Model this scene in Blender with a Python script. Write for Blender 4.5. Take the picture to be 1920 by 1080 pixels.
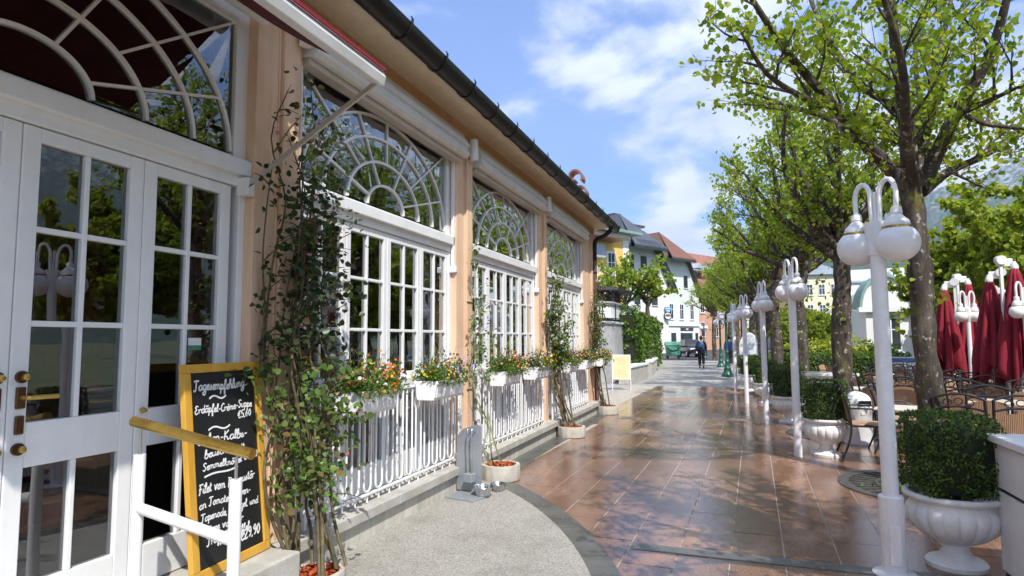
import bpy, math, random
import numpy as np
from mathutils import Vector, Matrix, noise as mnoise

# ------------------------------------------------------------------ camera, sky, sun, exposure
S = bpy.context.scene
for o in list(bpy.data.objects): bpy.data.objects.remove(o)
COL = S.collection
rad = math.radians
R3 = Matrix(((0.94344, 0.03239, 0.32997), (0.33151, -0.07650, -0.94034), (-0.00522, 0.99654, -0.08291)))
CAM = Vector((0, 0, 1.6)); FPX = 1180.0
cd = bpy.data.cameras.new('camera'); cam = bpy.data.objects.new('camera', cd); COL.objects.link(cam)
cam.matrix_world = Matrix.Translation(CAM) @ R3.to_4x4()
cd.sensor_width = 36; cd.lens = 36 * FPX / 1920; cd.clip_start = 0.05; cd.clip_end = 20000
S.camera = cam

SUN_EL = rad(50); SUN_AZ = (0.575, -0.818)          # horizontal direction towards the sun
W = bpy.data.worlds.new('World'); S.world = W; W.use_nodes = True
def build_world():
    nt = W.node_tree; N = nt.nodes; L = nt.links; N.clear()
    out = N.new('ShaderNodeOutputWorld'); bg = N.new('ShaderNodeBackground'); L.new(bg.outputs[0], out.inputs[0])
    sky = N.new('ShaderNodeTexSky'); sky.sky_type = 'NISHITA'; sky.sun_disc = False
    sky.sun_elevation = SUN_EL; sky.sun_rotation = math.atan2(SUN_AZ[0], SUN_AZ[1]); sky.altitude = 500
    sky.air_density = 1.0; sky.dust_density = 0.6; sky.ozone_density = 2.0
    tc = N.new('ShaderNodeTexCoord'); sep = N.new('ShaderNodeSeparateXYZ'); L.new(tc.outputs['Generated'], sep.inputs[0])
    mx = N.new('ShaderNodeMath'); mx.operation = 'MAXIMUM'; mx.inputs[1].default_value = 0.0; L.new(sep.outputs[2], mx.inputs[0])
    ad = N.new('ShaderNodeMath'); ad.operation = 'ADD'; ad.inputs[1].default_value = 0.28; L.new(mx.outputs[0], ad.inputs[0])
    dv = N.new('ShaderNodeVectorMath'); dv.operation = 'DIVIDE'; cmb = N.new('ShaderNodeCombineXYZ')
    for i in range(3): L.new(ad.outputs[0], cmb.inputs[i])
    L.new(tc.outputs['Generated'], dv.inputs[0]); L.new(cmb.outputs[0], dv.inputs[1])
    mp = N.new('ShaderNodeMapping'); mp.inputs['Location'].default_value = (1.3, 2.2, 0.0); mp.inputs['Scale'].default_value = (1, 1, 0.0)
    L.new(dv.outputs[0], mp.inputs[0])
    n1 = N.new('ShaderNodeTexNoise'); n1.inputs['Scale'].default_value = 1.9; n1.inputs['Detail'].default_value = 9; n1.inputs['Roughness'].default_value = 0.57
    n1.inputs['Distortion'].default_value = 0.25
    L.new(mp.outputs[0], n1.inputs['Vector'])
    cr = N.new('ShaderNodeValToRGB'); cr.color_ramp.elements[0].position = 0.43; cr.color_ramp.elements[1].position = 0.57
    cr.color_ramp.interpolation = 'EASE'
    L.new(n1.outputs[0], cr.inputs[0])
    # cloud brightness varies with thickness
    n2 = N.new('ShaderNodeTexNoise'); n2.inputs['Scale'].default_value = 3.1; n2.inputs['Detail'].default_value = 6
    L.new(mp.outputs[0], n2.inputs['Vector'])
    cr2 = N.new('ShaderNodeValToRGB'); cr2.color_ramp.elements[0].color = (4.6, 4.85, 5.3, 1); cr2.color_ramp.elements[1].color = (6.4, 6.5, 6.7, 1)
    cr2.color_ramp.elements[0].position = 0.35; cr2.color_ramp.elements[1].position = 0.65
    L.new(n2.outputs[0], cr2.inputs[0])
    gain = N.new('ShaderNodeMix'); gain.data_type = 'RGBA'; gain.blend_type = 'MULTIPLY'; gain.inputs[0].default_value = 1.0
    L.new(sky.outputs[0], gain.inputs[6]); gain.inputs[7].default_value = (0.62, 0.84, 1.24, 1)
    mix = N.new('ShaderNodeMix'); mix.data_type = 'RGBA'
    fac = N.new('ShaderNodeMath'); fac.operation = 'MULTIPLY'; fac.inputs[1].default_value = 0.93; L.new(cr.outputs[0], fac.inputs[0])
    L.new(fac.outputs[0], mix.inputs[0]); L.new(gain.outputs[2], mix.inputs[6]); L.new(cr2.outputs[0], mix.inputs[7])
    L.new(mix.outputs[2], bg.inputs[0]); bg.inputs[1].default_value = 0.15
build_world()
sd = bpy.data.lights.new('sun', 'SUN'); sun = bpy.data.objects.new('sun', sd); COL.objects.link(sun)
sd.energy = 5.0; sd.angle = rad(0.53); sd.color = (1.0, 0.955, 0.88)
ce = math.cos(SUN_EL); sv = Vector((SUN_AZ[0] * ce, SUN_AZ[1] * ce, math.sin(SUN_EL)))
sun.rotation_euler = sv.to_track_quat('Z', 'Y').to_euler(); sun.location = (6, -8, 20)
S.view_settings.view_transform = 'Standard'; S.view_settings.look = 'None'; S.view_settings.exposure = 0.68; S.view_settings.gamma = 1
S.view_settings.use_curve_mapping = False
S.render.engine = 'CYCLES'; S.cycles.use_denoising = True; S.cycles.max_bounces = 5; S.cycles.diffuse_bounces = 3; S.cycles.glossy_bounces = 3; S.cycles.transmission_bounces = 3; S.cycles.adaptive_threshold = 0.02; S.cycles.transparent_max_bounces = 16
S.cycles.caustics_reflective = False; S.cycles.caustics_refractive = False; S.cycles.sample_clamp_indirect = 6

def spot(px, Z, py=640, z=0.0):
    """a place on the ground seen in direction px of the photograph, Z metres in front of the lens"""
    d = R3 @ Vector(((px - 960) / FPX, -(py - 540) / FPX, -1)); p = CAM + d * Z; return Vector((p.x, p.y, z))

# ------------------------------------------------------------------ helpers
rng = np.random.default_rng(7)
random.seed(7)
class MB:
    def __init__(s): s.v = []; s.f = []; s.m = []; s.mi = 0
    def add(s, vs, fs):
        b = len(s.v); s.v.extend([tuple(v) for v in vs])
        for f in fs: s.f.append(tuple(b + i for i in f)); s.m.append(s.mi)
        return s
    def box(s, x0, x1, y0, y1, z0, z1):
        return s.add([(x, y, z) for z in (z0, z1) for y in (y0, y1) for x in (x0, x1)],
                     [(0, 2, 3, 1), (4, 5, 7, 6), (0, 1, 5, 4), (2, 6, 7, 3), (0, 4, 6, 2), (1, 3, 7, 5)])
    def obox(s, c, sx, sy, sz, M=None):
        M = M or Matrix.Identity(3); c = Vector(c)
        vs = [c + M @ Vector((x * sx / 2, y * sy / 2, z * sz / 2)) for z in (-1, 1) for y in (-1, 1) for x in (-1, 1)]
        return s.add(vs, [(0, 2, 3, 1), (4, 5, 7, 6), (0, 1, 5, 4), (2, 6, 7, 3), (0, 4, 6, 2), (1, 3, 7, 5)])
    def tube(s, pts, r, n=8, cap=True, flat=1.0):
        pts = [Vector(p) for p in pts]; k = len(pts)
        rr = r if isinstance(r, (list, tuple)) else [r] * k
        t0 = (pts[1] - pts[0]).normalized(); a = t0.orthogonal().normalized(); vs = []
        for i in range(k):
            t = (pts[min(i + 1, k - 1)] - pts[max(i - 1, 0)])
            t = t.normalized() if t.length > 1e-9 else t0
            a = a - t * a.dot(t)
            a = a.normalized() if a.length > 1e-6 else t.orthogonal().normalized()
            b = t.cross(a)
            for j in range(n):
                an = 2 * math.pi * j / n; vs.append(pts[i] + a * math.cos(an) * rr[i] + b * math.sin(an) * rr[i] * flat)
        fs = [(i * n + j, i * n + (j + 1) % n, (i + 1) * n + (j + 1) % n, (i + 1) * n + j) for i in range(k - 1) for j in range(n)]
        if cap: fs += [tuple(range(n - 1, -1, -1)), tuple((k - 1) * n + j for j in range(n))]
        return s.add(vs, fs)
    def lathe(s, prof, n=24, c=(0, 0, 0), flute=None, caps=True):
        vs = []; k = len(prof)
        for (r, z) in prof:
            for j in range(n):
                an = 2 * math.pi * j / n; q = r * (flute(an, z) if flute else 1); vs.append((c[0] + q * math.cos(an), c[1] + q * math.sin(an), c[2] + z))
        fs = [(i * n + j, i * n + (j + 1) % n, (i + 1) * n + (j + 1) % n, (i + 1) * n + j) for i in range(k - 1) for j in range(n)]
        if caps:
            if prof[0][0] > 1e-4: fs.append(tuple(range(n - 1, -1, -1)))
            if prof[-1][0] > 1e-4: fs.append(tuple((k - 1) * n + j for j in range(n)))
        return s.add(vs, fs)
    def ball(s, c, r, nu=16, nv=10, sc=(1, 1, 1)):
        prof = [(max(r * math.sin(math.pi * i / nv), 1e-5), -r * math.cos(math.pi * i / nv)) for i in range(nv + 1)]
        b = len(s.v); s.lathe(prof, nu, (0, 0, 0), caps=False)
        for i in range(b, len(s.v)):
            v = s.v[i]; s.v[i] = (c[0] + v[0] * sc[0], c[1] + v[1] * sc[1], c[2] + v[2] * sc[2])
        return s
    def prism(s, poly, a0, a1, axis='x'):
        """poly of 2D points extruded along an axis; x: (y,z), y: (x,z), z: (x,y)"""
        f = {'x': lambda p, a: (a, p[0], p[1]), 'y': lambda p, a: (p[0], a, p[1]), 'z': lambda p, a: (p[0], p[1], a)}[axis]
        n = len(poly); vs = [f(p, a0) for p in poly] + [f(p, a1) for p in poly]
        return s.add(vs, [tuple(range(n - 1, -1, -1)), tuple(range(n, 2 * n))] + [(i, (i + 1) % n, n + (i + 1) % n, n + i) for i in range(n)])
    def ribbon(s, pts, w, a0, a1, axis='x'):
        """a bar of width w following 2D pts, extruded along axis"""
        n = len(pts); lo = []; hi = []
        for i in range(n):
            p = Vector(pts[max(i - 1, 0)]); q = Vector(pts[min(i + 1, n - 1)]); t = (q - p).normalized(); nn = Vector((-t.y, t.x)); c = Vector(pts[i])
            lo.append(c - nn * w / 2); hi.append(c + nn * w / 2)
        f = {'x': lambda p, a: (a, p[0], p[1]), 'y': lambda p, a: (p[0], a, p[1]), 'z': lambda p, a: (p[0], p[1], a)}[axis]
        vs = []
        for i in range(n): vs += [f(lo[i], a0), f(hi[i], a0), f(hi[i], a1), f(lo[i], a1)]
        fs = [(4 * i + j, 4 * i + (j + 1) % 4, 4 * i + 4 + (j + 1) % 4, 4 * i + 4 + j) for i in range(n - 1) for j in range(4)]
        return s.add(vs, fs + [(3, 2, 1, 0), (4 * n - 4, 4 * n - 3, 4 * n - 2, 4 * n - 1)])
    def mesh(s, name, mats, smooth=None):
        me = bpy.data.meshes.new(name); me.from_pydata(s.v, [], s.f)
        for m in (mats if isinstance(mats, (list, tuple)) else [mats]): me.materials.append(m)
        if any(s.m): me.polygons.foreach_set('material_index', s.m)
        fixn(me)
        if smooth is not None:
            me.shade_smooth(); me.set_sharp_from_angle(angle=rad(smooth))
        return me
    def build(s, name, mats, parent=None, smooth=None, bevel=0, loc=None, rot=None):
        return link(name, s.mesh(name, mats, smooth), parent, bevel, loc, rot)
import bmesh
def fixn(me):
    bm = bmesh.new(); bm.from_mesh(me); bmesh.ops.recalc_face_normals(bm, faces=bm.faces); bm.to_mesh(me); bm.free()
def link(name, me, parent=None, bevel=0, loc=None, rot=None):
    o = bpy.data.objects.new(name, me); COL.objects.link(o)
    if parent is not None: o.parent = parent
    if loc is not None: o.location = loc
    if rot is not None: o.rotation_euler = rot
    if bevel:
        b = o.modifiers.new('bevel', 'BEVEL'); b.width = bevel; b.segments = 2; b.limit_method = 'ANGLE'; b.angle_limit = rad(40)
    return o
def tag(o, label, cat, group=None):
    o['label'] = label; o['category'] = cat
    if group: o['group'] = group
    return o
def thing(name, label, cat, loc=(0, 0, 0), rz=0, group=None):
    o = bpy.data.objects.new(name, None); COL.objects.link(o); o.location = loc; o.rotation_euler = (0, 0, rz); o.empty_display_size = 0.1
    return tag(o, label, cat, group)
def struct(o): o['kind'] = 'structure'; return o
def stuff(o): o['kind'] = 'stuff'; return o
def copy_thing(src, loc, rz=0, label=None, sc=None):
    def cp(o, par):
        c = o.copy(); COL.objects.link(c); c.parent = par
        for ch in o.children: cp(ch, c)
        return c
    r = cp(src, None); r.location = loc; r.rotation_euler = (0, 0, rz)
    if sc: r.scale = (sc, sc, sc) if not isinstance(sc, tuple) else sc
    if label: r['label'] = label
    return r
def smoothpts(pts, n=6):
    """Catmull-Rom through the points"""
    P = [Vector(p) for p in pts]; P = [P[0] * 2 - P[1]] + P + [P[-1] * 2 - P[-2]]; out = []
    for i in range(1, len(P) - 2):
        for k in range(n):
            t = k / n; a, b, c, d = P[i - 1], P[i], P[i + 1], P[i + 2]
            out.append(0.5 * ((2 * b) + (c - a) * t + (2 * a - 5 * b + 4 * c - d) * t * t + (3 * b - a - 3 * c + d) * t ** 3))
    out.append(P[-2]); return out
def fast_mesh(name, V, F, mat):
    V = np.asarray(V, np.float32); F = np.asarray(F, np.int32); me = bpy.data.meshes.new(name)
    me.vertices.add(len(V)); me.vertices.foreach_set('co', V.ravel()); nf, k = F.shape
    me.loops.add(nf * k); me.loops.foreach_set('vertex_index', F.ravel())
    me.polygons.add(nf); me.polygons.foreach_set('loop_start', np.arange(0, nf * k, k, dtype=np.int32))
    me.materials.append(mat); me.update(calc_edges=True); me.validate(); return me
LEAF = (np.array([(0, 0, 0), (-.42, .18, .06), (-.40, .58, .02), (0, 1, -.10), (.40, .58, .02), (.42, .18, .06), (0, .45, -.05)]),
        np.array([(0, 6, 1), (1, 6, 2), (2, 6, 3), (3, 6, 4), (4, 6, 5), (5, 6, 0)]))
OVAL = (np.array([(0, 0, 0), (-.3, .45, .05), (0, 1, -.04), (.3, .45, .05)]), np.array([(0, 3, 1), (1, 3, 2)]))
PETAL = (np.array([(0, 0, 0)] + [(math.cos(a) * (.5 if i % 2 else .42), math.sin(a) * (.5 if i % 2 else .42), .10 if i % 2 else .03) for i, a in enumerate(np.linspace(0, 2 * math.pi, 11)[:-1])]),
         np.array([(0, i + 1, (i + 1) % 10 + 1) for i in range(10)]))
def leaves(P, D, Nn, size, tmpl, r=None):
    """P positions, D leaf directions, Nn face normals, size per leaf -> verts, faces"""
    P = np.asarray(P, float); n = len(P); D = D / (np.linalg.norm(D, axis=1, keepdims=True) + 1e-9)
    X = np.cross(D, Nn); X /= (np.linalg.norm(X, axis=1, keepdims=True) + 1e-9); Z = np.cross(X, D)
    T, F = tmpl; k = len(T); s = np.asarray(size)[:, None, None]
    V = P[:, None, :] + s * (T[None, :, 0:1] * X[:, None, :] + T[None, :, 1:2] * D[:, None, :] + T[None, :, 2:3] * Z[:, None, :])
    FF = (F[None] + (np.arange(n) * k)[:, None, None]).reshape(-1, 3)
    return V.reshape(-1, 3), FF
def leaf_cloud(name, P, D, Nn, size, tmpl, mat): return fast_mesh(name, *leaves(P, D, Nn, size, tmpl), mat)
def rnd_unit(n, r=rng):
    v = r.normal(size=(n, 3)); return v / np.linalg.norm(v, axis=1, keepdims=True)

# ------------------------------------------------------------------ materials
def newmat(name):
    m = bpy.data.materials.new(name); m.use_nodes = True; nt = m.node_tree; b = nt.nodes['Principled BSDF']; return m, nt, b
def noise_node(nt, scale, detail=4, rough=.55, coord='pos', sc3=None):
    g = nt.nodes.new('ShaderNodeNewGeometry') if coord == 'pos' else nt.nodes.new('ShaderNodeTexCoord')
    src = g.outputs['Position'] if coord == 'pos' else g.outputs['Object']
    if sc3:
        mp = nt.nodes.new('ShaderNodeMapping'); mp.inputs['Scale'].default_value = sc3; nt.links.new(src, mp.inputs[0]); src = mp.outputs[0]
    n = nt.nodes.new('ShaderNodeTexNoise'); n.inputs['Scale'].default_value = scale; n.inputs['Detail'].default_value = detail; n.inputs['Roughness'].default_value = rough
    nt.links.new(src, n.inputs['Vector']); return n
def ramp(nt, src, stops):
    r = nt.nodes.new('ShaderNodeValToRGB'); e = r.color_ramp.elements
    while len(e) < len(stops): e.new(0.5)
    for i, (p, c) in enumerate(stops): e[i].position = p; e[i].color = (*c, 1) if len(c) == 3 else c
    nt.links.new(src, r.inputs[0]); return r
def bump(nt, b, src, strength, dist=.01):
    n = nt.nodes.new('ShaderNodeBump'); n.inputs['Strength'].default_value = strength; n.inputs['Distance'].default_value = dist
    nt.links.new(src, n.inputs['Height']); nt.links.new(n.outputs[0], b.inputs['Normal']); return n
def mixc(nt, fac, a, b, mode='MIX'):
    m = nt.nodes.new('ShaderNodeMix'); m.data_type = 'RGBA'; m.blend_type = mode
    for sock, v in ((m.inputs[0], fac), (m.inputs[6], a), (m.inputs[7], b)):
        if isinstance(v, (int, float)): sock.default_value = v
        elif isinstance(v, tuple): sock.default_value = (*v, 1) if len(v) == 3 else v
        else: nt.links.new(v, sock)
    return m.outputs[2]
def noisy(name, c1, c2, scale=6, rough=.6, bmp=0.0, bscale=None, metallic=0, coord='pos', fine=None, spec=None, sc3=None, rvar=0.0, bdist=.01, streak=0.0):
    m, nt, b = newmat(name); n = noise_node(nt, scale, 6, .6, coord, sc3); r = ramp(nt, n.outputs[0], [(.32, c1), (.68, c2)]); col = r.outputs[0]
    if fine:
        n3 = noise_node(nt, fine[0], 3, .7, coord); r3 = ramp(nt, n3.outputs[0], [(.3, (1 - fine[1],) * 3), (.7, (1 + fine[1],) * 3)]); col = mixc(nt, 1.0, col, r3.outputs[0], 'MULTIPLY')
    nt.links.new(col, b.inputs['Base Color'])
    b.inputs['Roughness'].default_value = rough; b.inputs['Metallic'].default_value = metallic
    if spec is not None: b.inputs['Specular IOR Level'].default_value = spec
    if rvar:
        mr = nt.nodes.new('ShaderNodeMapRange'); mr.inputs[1].default_value = .3; mr.inputs[2].default_value = .7; mr.inputs[3].default_value = rough - rvar; mr.inputs[4].default_value = rough + rvar
        nt.links.new(n.outputs[0], mr.inputs[0]); nt.links.new(mr.outputs[0], b.inputs['Roughness'])
    if streak:
        ns = noise_node(nt, 3.0, 5, .65, coord, (3.2, 3.2, .16)); rs = ramp(nt, ns.outputs[0], [(.30, (1 - streak,) * 3), (.52, (1, 1, 1)), (.72, (1 + streak * .3,) * 3)]); nt.links.new(mixc(nt, 1.0, col, rs.outputs[0], 'MULTIPLY'), b.inputs['Base Color'])
    if bmp: n2 = noise_node(nt, bscale or scale * 5, 5, .65, coord); bump(nt, b, n2.outputs[0], bmp, bdist)
    return m
def leafmat(name, cols, trans=.45, rough=.45, tcol=(1.25, 1.15, .5), gloss=.06):
    m, nt, b = newmat(name); N = nt.nodes; L = nt.links; out = N['Material Output']
    g = N.new('ShaderNodeNewGeometry'); k = len(cols)
    r = ramp(nt, g.outputs['Random Per Island'], [(i / max(k - 1, 1), c) for i, c in enumerate(cols)])
    L.new(r.outputs[0], b.inputs['Base Color']); b.inputs['Roughness'].default_value = rough; b.inputs['Specular IOR Level'].default_value = gloss * 5
    t = N.new('ShaderNodeBsdfTranslucent'); tc = mixc(nt, 1.0, r.outputs[0], tcol, 'MULTIPLY'); L.new(tc, t.inputs[0])
    mx = N.new('ShaderNodeMixShader'); mx.inputs[0].default_value = trans; L.new(b.outputs[0], mx.inputs[1]); L.new(t.outputs[0], mx.inputs[2]); L.new(mx.outputs[0], out.inputs[0])
    return m
def glassmat(name, tint=(.80, .84, .84), ior=1.5, wob=.02):
    m, nt, b = newmat(name); N = nt.nodes; L = nt.links; out = N['Material Output']; N.remove(b)
    fr = N.new('ShaderNodeFresnel'); fr.inputs[0].default_value = ior
    tr = N.new('ShaderNodeBsdfTransparent'); tr.inputs[0].default_value = (*tint, 1)
    gl = N.new('ShaderNodeBsdfGlossy'); gl.inputs['Roughness'].default_value = 0.0; gl.inputs[0].default_value = (.95, .97, 1, 1)
    mul = N.new('ShaderNodeMath'); mul.operation = 'MULTIPLY_ADD'; mul.inputs[1].default_value = 3.5; mul.inputs[2].default_value = .02; mul.use_clamp = True; L.new(fr.outputs[0], mul.inputs[0])
    n = noise_node(nt, 2.5, 2); bp = N.new('ShaderNodeBump'); bp.inputs['Strength'].default_value = wob; bp.inputs['Distance'].default_value = .05; L.new(n.outputs[0], bp.inputs['Height']); L.new(bp.outputs[0], gl.inputs['Normal'])
    mx = N.new('ShaderNodeMixShader'); L.new(mul.outputs[0], mx.inputs[0]); L.new(tr.outputs[0], mx.inputs[1]); L.new(gl.outputs[0], mx.inputs[2]); L.new(mx.outputs[0], out.inputs[0])
    return m
M = {}
M['stucco'] = noisy('apricot_stucco', (.70, .47, .31), (.80, .56, .38), 2.2, .85, .35, 90, fine=(140, .06), bdist=.006, streak=.16)
M['frieze'] = noisy('frieze_stucco', (.60, .36, .19), (.70, .44, .24), 3, .9, .9, 60, fine=(70, .22), bdist=.012)
M['cornice'] = noisy('cornice_paint', (.68, .59, .42), (.77, .69, .52), 2.5, .7, .15, 30, fine=(20, .05))
M['white'] = noisy('white_paint', (.77, .775, .78), (.84, .84, .835), 1.7, .42, .12, 60, rvar=.10, fine=(9, .03), bdist=.002, streak=.045)
M['enamel'] = noisy('white_enamel', (.77, .77, .78), (.84, .84, .84), 3, .30, .06, 50, rvar=.08, fine=(14, .03), bdist=.002, streak=.08)
M['whitestone'] = noisy('white_cast_stone', (.70, .70, .70), (.84, .84, .83), 5, .55, .25, 45, fine=(22, .05), bdist=.004, streak=.12)
M['globe'] = noisy('opal_globe', (.78, .78, .80), (.84, .84, .85), 2, .09, 0, rvar=.03, fine=(7, .025))
M['grey_frame'] = noisy('greyed_white_frame', (.62, .60, .56), (.72, .70, .66), 3, .5)
M['alu'] = noisy('awning_aluminium', (.62, .63, .62), (.74, .74, .73), 4, .38, 0, rvar=.06)
M['beige_metal'] = noisy('beige_metal', (.48, .43, .36), (.56, .51, .44), 4, .45)
M['gutter'] = noisy('black_gutter', (.006, .006, .007), (.016, .015, .015), 5, .42, .1, 20, rvar=.1, spec=.3)
M['rooftile'] = noisy('dark_roof', (.045, .045, .05), (.09, .085, .085), 3, .6, .3, 12)
M['copper'] = noisy('copper', (.42, .13, .07), (.55, .22, .13), 6, .32, 0, metallic=.9, rvar=.08)
M['downpipe'] = noisy('brown_downpipe', (.10, .055, .045), (.16, .09, .07), 4, .4)
M['glass'] = glassmat('window_glass')
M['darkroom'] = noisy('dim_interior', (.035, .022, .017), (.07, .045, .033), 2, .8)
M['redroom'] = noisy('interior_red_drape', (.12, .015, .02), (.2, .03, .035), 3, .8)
M['curtain'] = noisy('white_curtain', (.60, .63, .66), (.74, .76, .78), 4, .9)
M['concrete'] = noisy('ledge_concrete', (.36, .34, .30), (.52, .50, .45), 4, .85, .4, 60, fine=(120, .12), bdist=.004)
M['plinth'] = noisy('plinth_render', (.44, .41, .34), (.60, .57, .49), 2.4, .88, .3, 50, fine=(80, .08), bdist=.004, streak=.25)
M['ring'] = noisy('concrete_ring', (.40, .37, .31), (.55, .52, .45), 6, .9, .5, 70, fine=(150, .1), bdist=.004)
M['soil'] = noisy('dark_soil', (.02, .014, .01), (.045, .032, .02), 30, .95, .8, 90)
M['mulch'] = leafmat('red_bark_mulch', [(.32, .05, .02), (.48, .10, .03), (.22, .03, .015), (.55, .16, .05)], .05, .8)
M['brass'] = noisy('brass', (.42, .26, .05), (.60, .40, .10), 9, .3, .1, 60, metallic=.85, rvar=.1)
M['bronze'] = noisy('bronze', (.10, .05, .03), (.16, .085, .045), 9, .35, 0, metallic=.8)
M['oak'] = noisy('yellow_wood', (.56, .29, .03), (.70, .39, .06), 5, .45, .1, 60, sc3=(3, 3, .5))
M['slate'] = noisy('chalkboard', (.008, .008, .009), (.016, .017, .018), 3, .5, 0)
M['chalk'] = noisy('white_chalk', (.72, .72, .72), (.88, .88, .88), 60, .9)
M['steel'] = noisy('stainless_steel', (.50, .50, .50), (.62, .62, .62), 6, .22, 0, metallic=1.0, rvar=.08)
M['greyplate'] = noisy('grey_sheet_metal', (.30, .33, .36), (.40, .42, .45), 4, .4, 0, metallic=.3)
M['iron'] = noisy('black_iron', (.010, .010, .011), (.022, .021, .021), 12, .38, .1, 40)
M['burgundy'] = noisy('burgundy_canvas', (.20, .006, .02), (.27, .011, .028), 5, .85, .15, 220, bdist=.002)
M['awningcloth'] = noisy('shade_darkened_awning_cloth', (.085, .005, .011), (.11, .008, .015), 5, .9, .15, 220, bdist=.002)  # burgundy cloth darkened: shade of the awning's underside put into the colour
M['yellowcloth'] = noisy('yellow_canvas', (.70, .42, .04), (.80, .52, .08), 3, .8)
M['tabletop'] = noisy('cream_table_top', (.62, .54, .42), (.74, .67, .55), 5, .35)
M['rubber'] = noisy('black_rubber', (.008, .008, .008), (.02, .02, .02), 10, .7)
M['greeniron'] = noisy('green_cast_iron', (.012, .08, .055), (.03, .14, .10), 8, .35, .1, 30)
M['castgrey'] = noisy('worn_cast_iron', (.06, .06, .058), (.15, .145, .135), 12, .42, .2, 60, metallic=.4)
M['binplastic'] = noisy('green_plastic', (.06, .22, .14), (.09, .28, .18), 4, .45)
def build_special():
    # bark with lichen
    m, nt, b = newmat('lime_bark'); n = noise_node(nt, 9, 6, .65, 'obj', (1, 1, .25)); r = ramp(nt, n.outputs[0], [(.3, (.022, .016, .012)), (.52, (.065, .05, .038)), (.75, (.17, .145, .115))])
    n2 = noise_node(nt, 5, 5, .7, 'obj'); r2 = ramp(nt, n2.outputs[0], [(.55, (0, 0, 0)), (.66, (1, 1, 1))]); n3 = noise_node(nt, 14, 4, .6, 'obj'); r3 = ramp(nt, n3.outputs[0], [(.60, (0, 0, 0)), (.66, (1, 1, 1))])
    c = mixc(nt, r2.outputs[0], r.outputs[0], (.13, .12, .025)); c = mixc(nt, r3.outputs[0], c, (.34, .33, .29)); nt.links.new(c, b.inputs['Base Color'])
    b.inputs['Roughness'].default_value = .9; nb = noise_node(nt, 26, 6, .7, 'obj', (1, 1, .3)); bump(nt, b, nb.outputs[0], .9, .02); M['bark'] = m
    M['twig'] = noisy('twig_bark', (.030, .022, .016), (.085, .062, .042), 14, .85, .5, 40)
    M['stem'] = noisy('rose_cane', (.055, .042, .022), (.16, .13, .06), 18, .7, .3, 60)
    M['greenstem'] = noisy('green_cane', (.16, .19, .07), (.26, .28, .12), 14, .6)
    # granite slabs, partly wet
    m, nt, b = newmat('wet_granite'); N = nt.nodes; L = nt.links
    n = noise_node(nt, 75, 5, .8); r = ramp(nt, n.outputs[0], [(.32, (.085, .05, .038)), (.43, (.31, .185, .12)), (.56, (.45, .29, .195)), (.70, (.63, .47, .355))])
    oi = N.new('ShaderNodeObjectInfo'); ro = ramp(nt, oi.outputs['Random'], [(0, (.92, .90, .89)), (.5, (1, .99, .98)), (1, (1.07, 1.04, 1.0))]); c = mixc(nt, 1.0, r.outputs[0], ro.outputs[0], 'MULTIPLY')
    nb_ = noise_node(nt, .9, 5, .6); rb = ramp(nt, nb_.outputs[0], [(.35, (.86, .84, .84)), (.65, (1.06, 1.05, 1.04))]); c = mixc(nt, 1.0, c, rb.outputs[0], 'MULTIPLY')
    nw = noise_node(nt, .75, 7, .62, 'pos', (1.4, .55, 1)); wet = ramp(nt, nw.outputs[0], [(.33, (0, 0, 0)), (.48, (1, 1, 1))])
    c = mixc(nt, wet.outputs[0], c, mixc(nt, 1.0, c, (.56, .50, .50), 'MULTIPLY')); L.new(c, b.inputs['Base Color'])
    mr = N.new('ShaderNodeMapRange'); mr.inputs[3].default_value = .50; mr.inputs[4].default_value = .09; L.new(wet.outputs[0], mr.inputs[0]); L.new(mr.outputs[0], b.inputs['Roughness'])
    ms = N.new('ShaderNodeMapRange'); ms.inputs[3].default_value = .35; ms.inputs[4].default_value = .80; L.new(wet.outputs[0], ms.inputs[0]); L.new(ms.outputs[0], b.inputs['Specular IOR Level'])
    nf = noise_node(nt, 160, 3, .7); bp1 = bump(nt, b, nf.outputs[0], .16, .004)
    nm = noise_node(nt, 7, 4, .6); bp2 = N.new('ShaderNodeBump'); bp2.inputs['Strength'].default_value = .22; bp2.inputs['Distance'].default_value = .006; L.new(nm.outputs[0], bp2.inputs['Height']); L.new(bp1.outputs[0], bp2.inputs['Normal']); L.new(bp2.outputs[0], b.inputs['Normal']); M['granite'] = m
    # granite continued as a sheet with joints
    m2 = m.copy(); m2.name = 'granite_with_joints'; nt = m2.node_tree; b = nt.nodes['Principled BSDF']; src = b.inputs['Base Color'].links[0].from_socket
    g = nt.nodes.new('ShaderNodeNewGeometry'); mp = nt.nodes.new('ShaderNodeMapping'); mp.inputs['Rotation'].default_value = (0, 0, rad(90)); nt.links.new(g.outputs['Position'], mp.inputs[0])
    br = nt.nodes.new('ShaderNodeTexBrick'); br.inputs['Scale'].default_value = 1; br.inputs['Brick Width'].default_value = 1.0; br.inputs['Row Height'].default_value = .37; br.inputs['Mortar Size'].default_value = .006
    nt.links.new(mp.outputs[0], br.inputs[0]); nt.links.new(mixc(nt, br.outputs['Fac'], src, (.42, .36, .30)), b.inputs['Base Color']); M['granite_sheet'] = m2
    # exposed aggregate
    m, nt, b = newmat('exposed_aggregate'); g = nt.nodes.new('ShaderNodeNewGeometry'); v = nt.nodes.new('ShaderNodeTexVoronoi'); v.inputs['Scale'].default_value = 150; nt.links.new(g.outputs['Position'], v.inputs['Vector'])
    sp = nt.nodes.new('ShaderNodeSeparateXYZ'); nt.links.new(v.outputs['Color'], sp.inputs[0]); r = ramp(nt, sp.outputs[0], [(0, (.17, .155, .135)), (.25, (.275, .26, .23)), (.6, (.35, .335, .30)), (1, (.47, .455, .42))])
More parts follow.
